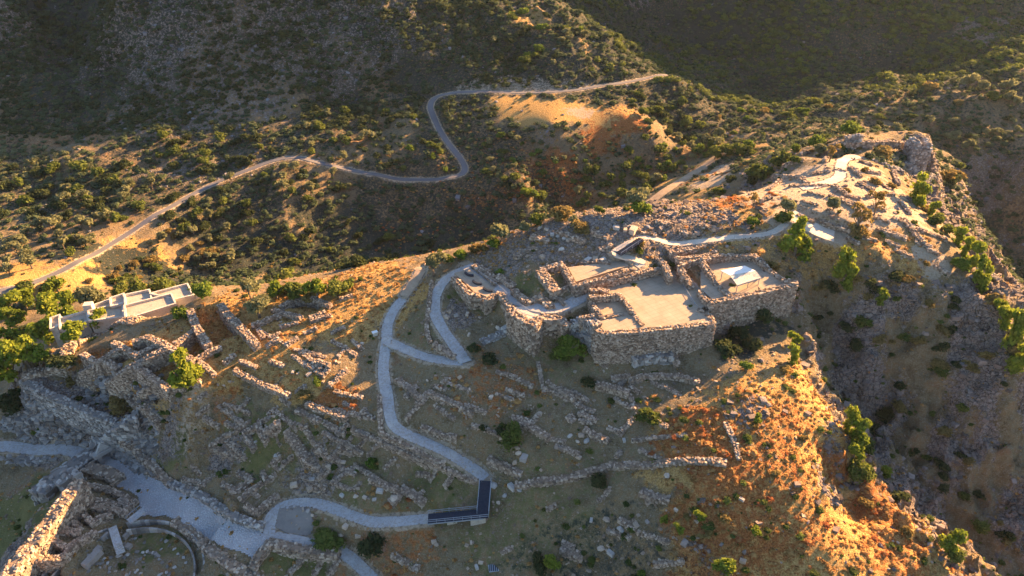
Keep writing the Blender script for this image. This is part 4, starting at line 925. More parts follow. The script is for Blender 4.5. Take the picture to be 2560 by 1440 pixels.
# entrance walkway and steps
e = empty('entrance_stair', tuple(hit(H, 291, 1345)))
tag(e, 'narrow grey ramp ending in steps at the entrance of the round enclosure', 'stair')
p0 = at_z(281, 1318, gz + 1.5); p1 = at_z(295, 1362, gz + 1.3); p2 = at_z(303, 1384, gz + .3)
Bq = Batch(); Bq.bar(p0, p1, 1.6, .25); o = Bq.obj('deck', 'concrete', e); o.location = -np.array(e.location)
for k in range(5):
    t_ = (k + .5) / 5; p = p1 + (p2 - p1) * t_; Bq = Batch().box((p[0], p[1], p[2]), (1.6, .38, .2), atan2(p2[1] - p1[1], p2[0] - p1[0]) + pi / 2)
    o = Bq.obj('step', 'concrete', e); o.location = -np.array(e.location)
q0 = at_z(322, 1305, gz + 1.8); q1 = at_z(358, 1276, gz + 2.2)
e2 = empty('entrance_bridge', tuple(q0)); tag(e2, 'small slanting grey footbridge between the gravel court and the round enclosure', 'footbridge')
o = Batch().bar(q0, q1, 1.7, .2).obj('deck', 'concrete', e2); o.location = -np.array(e2.location)
dd = (q1 - q0)[:2]; dd /= np.linalg.norm(dd); nn = np.array([-dd[1], dd[0], 0]) * .85
for sgn in (-1, 1):
    Bq = Batch(); Bq.bar(q0 + nn * sgn + [0, 0, 1], q1 + nn * sgn + [0, 0, 1], .07)
    for k in range(5): p = q0 + (q1 - q0) * k / 4 + nn * sgn; Bq.bar(p, p + [0, 0, 1], .06)
    o = Bq.obj('railing', 'steel', e2); o.location = -np.array(e2.location)
for nm, a, b, s, lab in (('slab_block', 265, 1345, (.6, 1.8, 1.3), 'upright stone slab box left of the entrance ramp'), ('slab_block', 318, 1342, (.6, 1.6, 1.3), 'upright stone slab box right of the entrance ramp'), ('slab_block', 322, 1368, (1.2, 1.1, 1.0), 'squat pale block beside the lower steps of the entrance ramp'), ('slab_block', 245, 1376, (1.1, 1.5, 1.0), 'worn block on the left bank of the entrance steps'), ('slab_block', 232, 1400, (1.5, 4.2, 1.4), 'long dark block at the bottom edge left of the round enclosure')):
    p = hit(H, a, b); B = Batch().box((0, 0, s[2] / 2 - .3), s, -.35, r=.5, top=.93); o = B.obj(nm, 'greystone'); o.location = p; tag(o, lab, 'block')

# ------------------------------------------------------------------ metal footbridge over the ruins
def footbridge():
    z0, z1, z2 = 11.6, 12.6, 15.0
    A = at_z(1070, 1297, z0); C = at_z(1207, 1284, z1); D = at_z(1214, 1202, z2)
    e = empty('metal_footbridge', (C[0], C[1], z1 - 2)); org = -np.array(e.location)
    tag(e, 'dark blue L-shaped metal footbridge joining two grey paths over the ruins', 'footbridge')
    def par(o): o.location = org; o.parent = e; return o
    segs = []
    w_ = 2.3
    for a, b, nm in ((A, C, 'deck'), (C, D, 'deck')):
        d = b - a; L_ = np.linalg.norm(d[:2]); u = d / np.linalg.norm(d); s_ = np.array([-u[1], u[0], 0]); s_ /= np.linalg.norm(s_)
        ext = u * 1.0 if nm == 'deck' and a is A else 0
        B = Batch(); B.bar(a, b + ext, w_, .12)
        par(B.obj(nm, 'grating'))
        for sg in (-1, 1):
            B = Batch(); off = s_ * sg * (w_ / 2)
            B.bar(a + off - [0, 0, .15], b + off - [0, 0, .15], .12, .3); par(B.obj('edge_beam', 'steel'))
            B = Batch()
            a2 = a + off; b2 = b + off
            if (a is A and sg == 1): b2 = b2 - u * w_ * .5
            if (a is A and sg == -1): b2 = b2 + u * w_ * .5
            for hz in (1.05, .55): B.bar(a2 + [0, 0, hz], b2 + [0, 0, hz], .07)
            k = int(L_ / 1.5)
            for i in range(k + 1): p = a2 + (b2 - a2) * i / k; B.bar(p, p + [0, 0, 1.08], .06)
            par(B.obj('railing', 'steel'))
    for (px_, py_), zt in (((1130, 1302), 11.6), ((1195, 1303), 12.2)):
        p = hit(H, px_, py_); B = Batch().box((p[0], p[1], (p[2] - 1 + zt) / 2), (2.0 if px_ < 1180 else 3.0, 1.2, zt - p[2] + 1), .1, r=.5)
        par(B.obj('support_block', 'palestone'))
    for f_ in (.25, .5, .75):
        p = C + (D - C) * f_; zg = float(sample(H, p[0], p[1])); par(Batch().bar((p[0], p[1], zg - .5), (p[0], p[1], p[2] - .1), .3).obj('support_post', 'steel'))
footbridge()
a = at_z(1546, 636, 40.6); b = at_z(1604, 598, 42.4)
e = empty('ramp_bridge', tuple(a)); tag(e, 'dark sloping plank ramp on the pale upper path among the rubble', 'footbridge')
o = Batch().bar(a, b, 1.7, .2).obj('deck', 'grating', e); o.location = -np.array(e.location)
d = (b - a) / np.linalg.norm(b - a); s_ = np.cross(d, [0, 0, 1]); s_ /= np.linalg.norm(s_)
for sg in (-1, 1):
    B = Batch().bar(a + s_ * sg * .85 + [0, 0, .9], b + s_ * sg * .85 + [0, 0, .9], .07)
    for i in range(5): p = a + (b - a) * i / 4 + s_ * sg * .85; B.bar(p, p + [0, 0, .9], .06)
    o = B.obj('railing', 'steel', e); o.location = -np.array(e.location)

# ------------------------------------------------------------------ shelter roof
def shelter():
    zr, ze, ze2 = 40.8, 40.5, 40.0
    r0, r1 = at_z(1825, 688, zr), at_z(1889, 677, zr)
    u0, u1 = at_z(1802, 676, ze), at_z(1862, 664, ze)
    l0, l1 = at_z(1843, 713, ze2), at_z(1903, 694, ze2)
    c = (r0 + r1) / 2
    e = empty('shelter', (c[0], c[1], 38.0)); org = -np.array(e.location); tag(e, 'white two-slope shelter roof on thin posts standing in the right-hand court', 'shelter')
    for P4, mt in (((r0, u0, u1, r1), 'white_roof'), ((r0, r1, l1, l0), 'palestone')):
        P4 = np.array(P4); V = np.concatenate([P4, P4 - [0, 0, .12]])
        o = Batch().add(V, [[0, 1, 2, 3], [7, 6, 5, 4], [0, 4, 5, 1], [1, 5, 6, 2], [2, 6, 7, 3], [3, 7, 4, 0]], r=.9).obj('roof_panel', mt, e); o.location = org
    for p in (u0, u1, l0, l1, (l0 + l1) / 2, (u0 + u1) / 2):
        q = p + (c - p) * .08; o = Batch().bar((q[0], q[1], 38.0), (q[0], q[1], q[2] - .1), .14).obj('post', 'steel', e); o.location = org
    o = Batch().bar(l0 - [0, 0, .25], l1 - [0, 0, .25], .12).bar(u0 - [0, 0, .25], u1 - [0, 0, .25], .12).obj('beam', 'steel', e); o.location = org
shelter()

# ------------------------------------------------------------------ stepped modern building at the left
def terraces():
    T = [("312,768 430,738 441,763 315,802", 13.5), ("376,738 470,713 484,742 441,752", 13.0), ("313,741 375,728 381,752 315,768", 12.8), ("277,749 311,738 312,762 279,770", 12.2),
         ("222,781 307,761 311,796 225,806", 11.8), ("214,774 275,753 279,768 220,782", 11.6), ("150,800 219,781 222,806 152,828", 11.0), ("128,799 151,791 152,818 128,826", 10.6)]
    c = at_z(300, 770, 5)
    e = empty('terraced_building', tuple(c)); org = -np.array(e.location)
    tag(e, 'stepped cream museum building with flat walled roof terraces below the circuit wall', 'building')
    for k, (s, z) in enumerate(T):
        P = np.array([at_z(a, b, z) for a, b in px_list(s)])
        cen = P.mean(0); P = cen + (P - cen) * .992
        o = slab('wall', P, z - .02, 12, 'palestone', e, r=.75); o.location = org
        Pi = cen + (P - cen) * .9
        o = slab('roof_terrace', Pi, z + .03, .2, 'palestone', e, r=.3 if k != 5 else .1); o.location = org
        B = Batch()
        for i in range(4):
            a, b = P[i], P[(i + 1) % 4]
            u = (b - a) / np.linalg.norm(b - a)
            B.bar(a + [0, 0, .35] + u * (.2 if i % 2 else -.2), b + [0, 0, .35] - u * (.2 if i % 2 else -.2), .45, .75, r=.95)
        o = B.obj('parapet', 'palestone', e); o.location = org
    p = at_z(221, 764, 13); o = Batch().box((p[0], p[1], 12.4), (2.2, 2.0, 2.6), .2, r=.9).obj('stair_turret', 'palestone', e); o.location = org
    p = at_z(145, 822, 10); o = Batch().box((p[0], p[1], 9.0), (1.0, 2.0, 4.0), .2, r=.95).obj('entrance_pier', 'palestone', e); o.location = org
    B = Batch(); a, b = at_z(484, 742, 12.6), at_z(520, 736, 12.6); B.bar(a, b, .5, 1.5, r=.9); o = B.obj('boundary_wall', 'palestone', e); o.location = org
terraces()

B = Batch()   # small edging stones along the footpaths
for k, v in PATHS.items():
    if v[3] != 'footpath': continue
    P = resample(path_w[k], .45); N = normals(P[:, :2])
    for sg in (-1, 1):
        m_ = rng.random(len(P)) < .55; n_ = int(m_.sum())
        xy = P[m_, :2] + N[m_] * sg * (v[1] / 2 + rng.uniform(-.12, .35, n_))[:, None]
        inst(B, ICO_V, None, ICO_T, np.c_[xy, sample(H, xy[:, 0], xy[:, 1]) + .1], rng.uniform(.15, .42, n_), rng.uniform(0, 6, n_), jit=.15, r=rng.uniform(0, .8, n_))
tag(B.obj('edging_stones', 'stone'), 'small loose stones lining the edges of the footpaths', 'stones', kind='stuff')

# ------------------------------------------------------------------ small site furniture
def railing(px, label, off=0.0, hh=1.0):
    P = resample(np.array([hit(H, a, b) for a, b in px_list(px)]), 2.0)
    P[:, 2] = sample(H, P[:, 0], P[:, 1])
    e = empty('path_railing', tuple(P[0])); tag(e, label, 'railing'); org = -np.array(e.location)
    B = Batch()
    for a, b in zip(P[:-1], P[1:]):
        B.bar(a + [0, 0, hh], b + [0, 0, hh], .06); B.bar(a + [0, 0, hh * .5], b + [0, 0, hh * .5], .04)
    o = B.obj('rail', 'steel', e); o.location = org
    for p in P:
        o = Batch().bar(p - [0, 0, .3], p + [0, 0, hh], .08).obj('post', 'steel', e); o.location = org
railing("1196,685 1220,703 1250,724 1268,742", 'thin dark railing between the viewing platform and the grey terrace path')
railing("1290,765 1318,781 1350,792 1385,788 1430,775 1462,755", 'thin railing along the front of the grey terrace path')
railing("1735,716 1760,740 1776,756", 'thin dark rope rail crossing the sunlit court floor')
railing("1665,665 1700,710 1735,765 1750,785", 'thin rope barrier dividing the large court floor')
railing("680,1352 740,1358 800,1368 845,1378", 'row of thin posts on top of the thick pinkish wall at the bottom')
railing("1835,598 1890,597 1945,588 1975,560", 'light wooden railing along the pale upper path')
for k, (a, b, lab) in enumerate(((1181, 688, 'topmost curved dark bench on the viewing platform'), (1201, 709, 'middle curved dark bench on the viewing platform'), (1228, 727, 'lowest curved dark bench on the viewing platform'))):
    p = at_z(a, b, 34.05); B = Batch()
    for i in range(7):
        t0 = pi * 1.1 + i * .22; B.box((p[0] + 1.8 * cos(t0), p[1] + 1.8 * sin(t0) + 1.4, 34.25), (.45, .42, .45), t0, r=.1)
    tag(B.obj('curved_bench', 'grating', origin=(p[0], p[1], 34.05)), lab, 'bench')
p = hit(H, 938, 838); e = empty('information_board', tuple(p)); tag(e, 'small white information board on a plinth left of the path fork', 'sign')
o = Batch().box((0, 0, .45), (1.0, .8, .9), .5, r=.7).obj('plinth', 'palestone', e); o = Batch().box((0, -.05, 1.0), (1.3, .9, .1), .5).obj('panel', 'white_paint', e)
p = hit(H, 1234, 1421); e = empty('floor_grate', tuple(p)); tag(e, 'small square dark metal grate lying in the grass at the bottom edge', 'grate')
o = Batch().box((0, 0, .12), (1.9, 1.6, .12), .15).obj('frame', 'steel', e); B = Batch()
for i in range(5): B.box((-.7 + i * .35, 0, .21), (.2, 1.4, .05), 0)
B.obj('bars', 'grating', e)
# parked car beside the dirt track
p = hit(H, 1822, 384); e = empty('parked_car', (p[0], p[1], p[2])); e.rotation_euler = (0, 0, .5); e.scale = (1.15, 1.15, 1.15); tag(e, 'small white car parked under the green trees beside the dirt track', 'car')
B = Batch().box((0, 0, .75), (4.2, 1.75, .65), 0, top=.96); B.obj('body', 'white_paint', e)
B = Batch().box((-.15, 0, 1.33), (2.3, 1.6, .55), 0, top=.8); B.obj('cabin', 'dark_glass', e)
B = Batch().box((-.15, 0, 1.635), (1.8, 1.28, .06), 0); B.obj('roof', 'white_paint', e)
for x in (-1.35, 1.35):
    for y in (-.82, .82):
        B = Batch().tube([(x, y - .1, .36), (x, y + .1, .36)], [.36, .36], 12); B.add([(x + .36 * cos(t), y + (.1 if y > 0 else -.1), .36 + .36 * sin(t)) for t in np.linspace(0, 2 * pi, 12, endpoint=False)], None, [[0, i, i + 1] for i in range(1, 11)]); B.obj('wheel', 'rubber', e)

# ------------------------------------------------------------------ vegetation
def crown_arrays(kind, seed, n=260, leaf=.13):
    "leaf-sized faces spread through a few uneven lobes; unit width 1, unit height as returned"
    r = np.random.default_rng(seed)
    if kind == 'cypress': lob = [(0, 0, .25 + .28 * i, .20 * (1 - i * .16), .26) for i in range(5)]
    else:
        nl = {'olive': 7, 'pine': 9, 'bush': 5, 'broad': 9, 'tall': 7, 'flat': 6, 'conifer': 12, 'thin': 6}[kind]
        lob = []
        for i in range(nl):
            a = r.uniform(0, 6.28); d = r.uniform(.05, .33)
            if kind == 'olive': z, s = r.uniform(.42, .72), r.uniform(.16, .25)
            elif kind == 'pine': z, s = r.uniform(.35, .85), r.uniform(.15, .26)
            elif kind == 'conifer': z = r.uniform(.1, 1.0); d = r.uniform(0, .42) * (1.08 - z); s = r.uniform(.13, .22) * (1.15 - .5 * z)
            elif kind == 'tall': z, s = r.uniform(.15, 1.0), r.uniform(.2, .3); d *= .6
            elif kind == 'flat': z, s = r.uniform(.12, .3), r.uniform(.15, .28); d *= 1.15
            elif kind == 'thin': z, s = r.uniform(.5, .95), r.uniform(.12, .22)
            else: z, s = r.uniform(.22, .5), r.uniform(.18, .3)
            lob.append((d * cos(a), d * sin(a), z, s, s * r.uniform(.7, 1.0)))
    V = []; Q = []; T = []; R = []; k = 0
    for li, (x, y, z, s, sz) in enumerate(lob):
        lr = r.uniform(-.18, .18)
        if kind != 'thin':
            c = ICO_V / .55 * .74 * (1 + r.uniform(-.15, .15, ICO_V.shape)) * [s, s, sz] + [x, y, z]
            V.append(c); T.append(ICO_T + k); R.append(np.full(12, .2)); k += 12
        m = max(4, int(n * s * s / sum(q[3] ** 2 for q in lob)))
        if kind == 'thin': m //= 2
        v = r.normal(size=(m, 3)); v /= np.linalg.norm(v, axis=1)[:, None]; v[:, 2] = np.where(v[:, 2] < -.35, -v[:, 2], v[:, 2])
        rad = r.uniform(.72, 1.12, m)[:, None]
        cen = v * rad * [s, s, sz] + [x, y, z]
        t1 = r.normal(size=(m, 3)); t1 += v * .3; t1 /= np.linalg.norm(t1, axis=1)[:, None]
        t2 = np.cross(t1, v + r.normal(scale=.5, size=(m, 3))); t2 /= np.linalg.norm(t2, axis=1)[:, None] + 1e-9
        a = leaf * r.uniform(.6, 1.3, m)[:, None]; b = a * r.uniform(.5, .9, m)[:, None]
        q = np.stack([cen - t1 * a, cen + t2 * b, cen + t1 * a, cen - t2 * b], 1).reshape(-1, 3)
        V.append(q); Q.append(np.arange(m * 4).reshape(m, 4) + k); k += m * 4
        R.append(np.repeat(np.clip(.5 + lr + r.uniform(-.28, .28, m), 0, 1), 4))
    return np.concatenate(V), np.concatenate(Q), (np.concatenate(T) if T else None), np.concatenate(R)

MESH = {}
def crown_mesh(kind, mat, var, n=260, leaf=.07):
    key = (kind, mat, var, n)
    if key not in MESH:
        V, Q, T, R = crown_arrays(kind, hash((kind, var)) % 99991 if False else var * 131 + len(kind) * 7 + ord(kind[0]), n, leaf)
        MESH[key] = Batch().add(V, Q, T, r=R).mesh('crown', mat)
    return MESH[key]
def trunk_mesh(kind, var):
    key = ('trunk', kind, var)
    if key not in MESH:
        r = np.random.default_rng(var + 50); B = Batch()
        top = .6 if kind != 'thin' else .8
        B.tube([(0, 0, -.15), (.01, .01, .12), (.03, -.01, .3), (.02, .02, top)], [.055, .042, .034, .015], 6)
        for i in range(5 if kind == 'thin' else 3):
            a = r.uniform(0, 6.3); d = r.uniform(.2, .34)
            B.tube([(.02, 0, .22 + .06 * i), (d * .5 * cos(a), d * .5 * sin(a), .4 + .05 * i), (d * cos(a), d * sin(a), .6 + .06 * i)], [.024, .017, .007], 5)
        MESH[key] = B.mesh('trunk', 'bark')
    return MESH[key]

KIND = {  # species: crown shape, height/width, leaf material, object name, noun, category, faces
 'olive': ('olive', 1.0, 'leaf_olive', 'olive_tree', 'grey-green olive tree', 'tree'),
 'green': ('broad', .9, 'leaf_green', 'evergreen_shrub', 'green evergreen shrub', 'shrub'),
 'bright': ('broad', .95, 'leaf_bright', 'leafy_shrub', 'bright green leafy shrub', 'shrub'),
 'dark': ('bush', .9, 'leaf_dark', 'dark_shrub', 'dark green shrub', 'shrub'),
 'pine': ('pine', 1.0, 'leaf_pine', 'pine_tree', 'yellow-green pine tree', 'tree'),
 'conifer': ('conifer', 1.15, 'leaf_pine', 'conifer_tree', 'dense conifer tree', 'tree'),
 'dry': ('bush', .8, 'leaf_dry', 'dry_shrub', 'dry yellow-brown shrub', 'shrub'),
 'tall': ('tall', 1.5, 'leaf_pine', 'tall_shrub', 'tall yellow-green shrub', 'shrub'),
 'bare': ('thin', 1.1, 'leaf_dry', 'bare_tree', 'thin half-bare tree', 'tree'),
 'cypress': ('cypress', 1.0, 'leaf_dark', 'cypress_tree', 'slender dark cypress', 'tree'),
}
SIZES = {}
def plant(kind, px, py, wpx, pos=None, look=None, label=None, group=None, wm=None):
    shape, hw, mat, name, noun, cat = KIND[kind]
    if pos is None:
        # py is the centre of the crown in the photograph: stand the plant so that its middle falls there
        w0 = wpx * 150 / F
        for _ in range(3):
            g = hit(HPRE, px, py, w0 * hw * .5); dist = float(project(g[0], g[1], g[2])[2]); w0 = wpx * dist / F
        pos, wm = g, w0
    s = wm * 1.12
    big = wpx > 26
    n = 900 if wpx > 60 else 520 if wpx > 36 else 260 if wpx > 20 else 110
    leaf = .055 if n > 600 else .07 if n > 400 else .095 if n > 200 else .14
    var = int(rng.integers(0, 4))
    cm = crown_mesh(shape, mat, var, n, leaf)
    rz = float(rng.uniform(0, 6.28)); hs = float(rng.uniform(.9, 1.1))
    withtrunk = big and kind in ('olive', 'pine', 'bare', 'conifer', 'green', 'bright')
    if withtrunk or (kind == 'bare'):
        e = empty(name, (pos[0], pos[1], pos[2] - .1)); e.rotation_euler = (0, 0, rz)
        c = bpy.data.objects.new('crown', cm); t = bpy.data.objects.new('trunk', trunk_mesh(shape, var))
        ax, ay = float(rng.uniform(.8, 1.15)), float(rng.uniform(.85, 1.2))
        for o in (c, t): COL.objects.link(o); o.parent = e; o.scale = (s * ax, s * ay, s * hw * hs)
    else:
        e = bpy.data.objects.new(name, cm); COL.objects.link(e)
        e.location = (pos[0], pos[1], pos[2] - .12 * s); e.rotation_euler = (0, 0, rz); e.scale = (s * float(rng.uniform(.75, 1.15)), s * float(rng.uniform(.85, 1.3)), s * hw * hs * .92)
    sz = 'big' if wm > 6.2 else 'small' if wm < 3.4 else 'medium'
    if label: tag(e, label, cat)
    else: item(e, sz, noun, cat, group or noun.split()[-1] + 's of the valley and citadel', (pos[0], pos[1], pos[2] + s * hw * .5))
    SIZES.setdefault(kind, 0); SIZES[kind] += 1
    return e

PL = """pine 30 800 60;pine 60 752 55;pine 120 762 66;pine 172 752 60;olive 226 748 74;pine 110 838 78;pine 55 880 80;pine 20 930 96;pine 95 900 70;pine 172 798 62;pine 190 842 62;pine 246 804 58;dark 30 985 90;green 300 722 40;green 345 722 66;green 400 717 62;bright 500 724 54;olive 622 722 60
pine 690 730 46;green 742 724 60;dry 700 722 44;pine 790 728 54;green 840 716 52;bright 448 778 42;pine 20 858 70;dark 60 830 60;dark 150 885 60;pine 140 720 50;green 60 715 44;dark 120 705 50;dry 780 735 40;green 870 705 36;pine 10 770 60;pine 205 822 36;pine 140 800 44
olive 642 766 70;conifer 457 932 96;dry 297 985 74;dry 310 1010 56;bright 790 948 26;dry 770 985 34;dry 752 975 22;dry 175 945 36;olive 1082 665 62;bright 1152 633 34;dry 1196 607 50;olive 1252 584 58;bright 1235 605 32;green 1125 648 30;dark 1186 862 36;dark 1225 890 46;bright 1425 866 84;green 1400 885 50;dark 1476 945 40;green 1284 1090 66;dark 1255 1075 34
green 1618 1040 54;dark 1500 1195 56;bright 926 1158 32;dark 935 1352 72;pine 1382 1406 46;dark 1352 1405 50;bright 1250 676 20;dry 1600 600 34;green 1598 622 24;dark 1905 768 60;dark 1850 820 54;dark 1830 860 60;bright 1822 770 34;dry 1870 835 30;dark 1880 850 50
bright 1868 908 32;pine 1986 850 32;tall 1984 888 34;dry 1962 918 26;conifer 1995 598 76;conifer 2012 622 50;dry 1936 655 38;tall 2108 660 54;tall 2122 690 50;dark 2085 712 46;dry 2050 708 36;dry 2146 690 36;bright 2112 706 22;dark 2246 680 46;dry 2262 688 34;dry 2321 655 24;tall 2206 738 34;dark 2392 740 40;dark 2380 760 30
bright 2404 660 46;tall 2440 640 46;tall 2452 672 48;tall 2465 700 44;tall 2300 470 46;tall 2306 490 40;green 2346 546 40;tall 2336 522 30;green 2372 570 34;dry 2320 520 26;tall 2400 590 34;tall 2420 618 34;dry 2484 740 44;tall 2512 790 50;tall 2540 830 60;dry 2550 870 50;pine 2500 770 36;tall 2545 900 50
tall 2126 1050 52;tall 2146 1072 46;pine 2150 1100 48;green 2168 1108 44;pine 2140 1132 52;green 2150 1170 66;green 2172 1180 50;dry 2170 1245 46;dry 2180 1155 30;dark 2190 1070 46;pine 2376 1362 72;green 2385 1385 50;dry 2520 1346 30;dry 2270 1330 34;dark 2250 1230 34;tall 2215 1180 30
olive 2052 375 34;bare 2078 384 40;bare 1885 505 30;bright 1886 548 34;olive 1968 516 46;green 1960 542 44;olive 2085 512 42;bare 2192 512 50;bare 2150 548 60;dry 2150 570 50;dry 2192 446 36;dry 2204 372 46;green 2112 362 26;dry 2362 424 50;dry 2400 424 46;dark 2380 440 40;green 2296 385 22;dry 2120 470 20;dry 2230 460 22;dry 2160 420 20
green 1905 422 60;dark 1890 440 46;green 1818 372 40;green 1858 372 44;bright 1875 358 34;green 1790 380 44;bright 2046 352 44;green 2062 340 26;green 1990 395 34;green 1965 390 36;green 1945 405 38;bright 1990 368 30;dark 1830 440 34;green 1800 480 34;bright 2130 318 44;olive 2110 320 30;olive 2420 362 32;olive 2390 345 26;olive 2425 205 40;olive 2460 215 34;green 2490 240 36;dry 2400 250 28;olive 2520 215 34;dry 2330 205 40;olive 2530 250 34
dry 1405 522 62;olive 1432 545 24;green 1340 548 44;olive 1318 572 34;dry 1447 563 42;olive 1590 500 66;bright 1600 512 50;green 1500 520 30;green 1560 480 34;dry 1850 700 1;pine 1700 1325 28;pine 1660 1300 24;pine 1750 1290 26;dry 1815 1290 38;pine 1810 1420 50;bright 1605 1430 24;pine 1890 1330 30;dry 1760 1330 30;dry 1720 1290 22;dry 1940 1180 30;dry 1890 1060 26;pine 1895 1050 26;dry 2010 1090 26;green 1870 1090 22;dark 1210 1065 24;dark 1590 1440 40"""
e_ = plant('green', 820, 1322, 92, label='broad low green fig bush beside the brown plaza under the loop path')
for o_ in ([e_] + list(e_.children)):
    if o_.type == 'MESH': o_.scale.z *= .45
for r in PL.replace('\n', ';').split(';'):
    k, a, b_, w_ = r.split()
    if float(w_) > 5: plant(k, float(a), float(b_), float(w_))

# regions of the valley planted tree by tree (corner pixels, number, smallest and largest width in metres, mixture)
REG = [("1440,440 1560,385 1700,345 1800,330 1840,370 1700,430 1620,480 1560,510 1430,520", 62, 3.2, 6.5, ('green', 'green', 'bright', 'green', 'olive'), 'trees on the slope behind the citadel'),
       ("1830,250 2060,250 2120,320 1980,350 1760,330", 26, 3.0, 6.0, ('green', 'dry', 'bright', 'olive'), 'trees on the far right slope'),
       ("0,600 90,560 330,540 330,590 200,650 20,690", 24, 4.5, 7.0, ('olive',), 'olive trees beside the valley road'),
       ("200,560 330,545 300,640 120,690", 6, 4.5, 6.5, ('olive', 'green'), 'olive trees beside the valley road'),
       ("370,560 480,580 590,640 560,690 430,640", 18, 3.5, 6.0, ('olive', 'dry', 'olive'), 'olive trees below the valley road'),
       ("150,690 400,650 460,690 300,720", 12, 3, 5.5, ('dry', 'green', 'dry'), 'shrubs along the ravine'),
       ("700,420 880,440 900,470 760,500 600,470", 22, 4, 6.5, ('olive', 'green', 'dark'), 'trees below the long valley road'),
       ("430,480 600,450 640,560 520,620 420,560", 26, 4, 7, ('green', 'dark', 'olive', 'dark'), 'trees below the long valley road'),
       ("760,260 1050,250 1060,420 900,430 760,380", 34, 3.5, 6.5, ('dark', 'green', 'olive', 'dark'), 'trees left of the bend of the valley road'),
       ("1000,370 1150,370 1140,430 1000,440", 9, 3.5, 6.5, ('bright', 'green'), 'trees inside the bend of the valley road'),
       ("1180,340 1450,320 1560,400 1440,460 1190,440", 26, 3, 5, ('green', 'bright', 'olive'), 'shrubs on the mound below the golden field'),
       ("1250,455 1360,455 1370,520 1270,500", 10, 4, 6.5, ('green', 'bright', 'dark'), 'shrubs on the mound below the golden field'),
       ("560,560 1000,520 1100,620 900,670 600,660", 44, 3.5, 7, ('dark', 'dark', 'green'), 'shrubs deep in the ravine'),
       ("0,400 380,430 380,540 100,560 0,560", 42, 4.5, 8, ('dark', 'green', 'dark', 'olive'), 'trees of the left valley floor'),
       ("380,330 700,330 680,400 520,440 380,430", 26, 4, 7, ('dark', 'green', 'dark'), 'trees at the foot of the left mountain'),
       ("1230,100 1300,20 1450,40 1480,150 1400,190 1260,180", 24, 4, 7, ('green', 'dark', 'bright', 'olive'), 'trees on the round hill beyond the road'),
       ("1560,230 1700,240 1760,330 1640,340 1580,270", 20, 4, 7, ('dark', 'green'), 'trees right of the golden field'),
       ("2100,240 2340,230 2340,330 2160,330", 20, 3, 6, ('green', 'olive', 'dark'), 'trees on the far right slope'),
       ("2340,300 2560,290 2560,370 2350,370", 16, 3, 6, ('green', 'olive', 'dark'), 'trees on the far right slope'),
       ("2360,400 2560,420 2560,700 2500,640 2420,540", 14, 3, 5.5, ('dark', 'green'), 'shrubs in the right-hand gorge'),
       ("2030,740 2300,740 2560,960 2560,1440 2400,1330 2230,1050 2080,900", 46, 1.8, 4.2, ('dark', 'dry', 'green', 'dark'), 'shrubs on the shaded cliff')]
def scatter_in(s, n, G=None, seed=0, mind=0):
    P = wpoly(s, H)
    r = np.random.default_rng(seed + 11); x0, y0 = P[:, :2].min(0); x1, y1 = P[:, :2].max(0)
    out = []
    for _ in range(n * 60):
        x, y = r.uniform(x0, x1), r.uniform(y0, y1)
        if not inpoly(np.array([x]), np.array([y]), P)[0]: continue
        if mind and any((x - a) ** 2 + (y - b) ** 2 < mind ** 2 for a, b in out): continue
        out.append((x, y))
        if len(out) >= n: break
    return out
for i, (s, n, a, b_, mx, grp) in enumerate(REG):
    for j, (x, y) in enumerate(scatter_in(s, n, seed=i * 7, mind=a * .7)):
        if sample(DP, x, y) < (5.0 if i == 0 else 2.0): continue
        w_ = float(rng.uniform(a, b_)) * (.85 if y > 230 else 1); z = float(sample(H, x, y)); d = float(project(x, y, z)[2])
        plant(mx[int(rng.integers(0, len(mx)))], 0, 0, w_ * F / d, pos=np.array([x, y, z]), wm=w_, group=grp)

# ------------------------------------------------------------------ uncountable growth and stones
def field(n, x0, x1, y0, y1, dens, seed=0):
    r = np.random.default_rng(seed)
    x = r.uniform(x0, x1, n); y = r.uniform(y0, y1, n)
    p = dens(x, y); k = r.random(n) < p
    return x[k], y[k]
def view_ok(x, y, m=60):
    z = sample(H, x, y); a, b, d = project(x, y, z)
    return (a > -m) & (a < 2560 + m) & (b > -m) & (b < 1440 + m)
def small_bush(seed, n=22, leaf=.24):
    r = np.random.default_rng(seed); c = ICO_V / .55 * (1 + r.uniform(-.22, .22, ICO_V.shape)) * [.42, .42, .34] + [0, 0, .22]
    v = r.normal(size=(n, 3)); v /= np.linalg.norm(v, axis=1)[:, None]; v[:, 2] = abs(v[:, 2])
    cen = v * [.46, .46, .42] + [0, 0, .22]; t1 = r.normal(size=(n, 3)); t1 /= np.linalg.norm(t1, axis=1)[:, None]; t2 = np.cross(t1, v); t2 /= np.linalg.norm(t2, axis=1)[:, None] + 1e-9
    q = np.stack([cen - t1 * leaf * .5, cen + t2 * leaf * .5, cen + t1 * leaf * .5], 1).reshape(-1, 3)
    return np.concatenate([c, q]), np.concatenate([ICO_T, np.arange(n * 3).reshape(n, 3) + 12]), np.concatenate([np.full(12, -.2), np.repeat(r.uniform(-.15, .25, n), 3)])
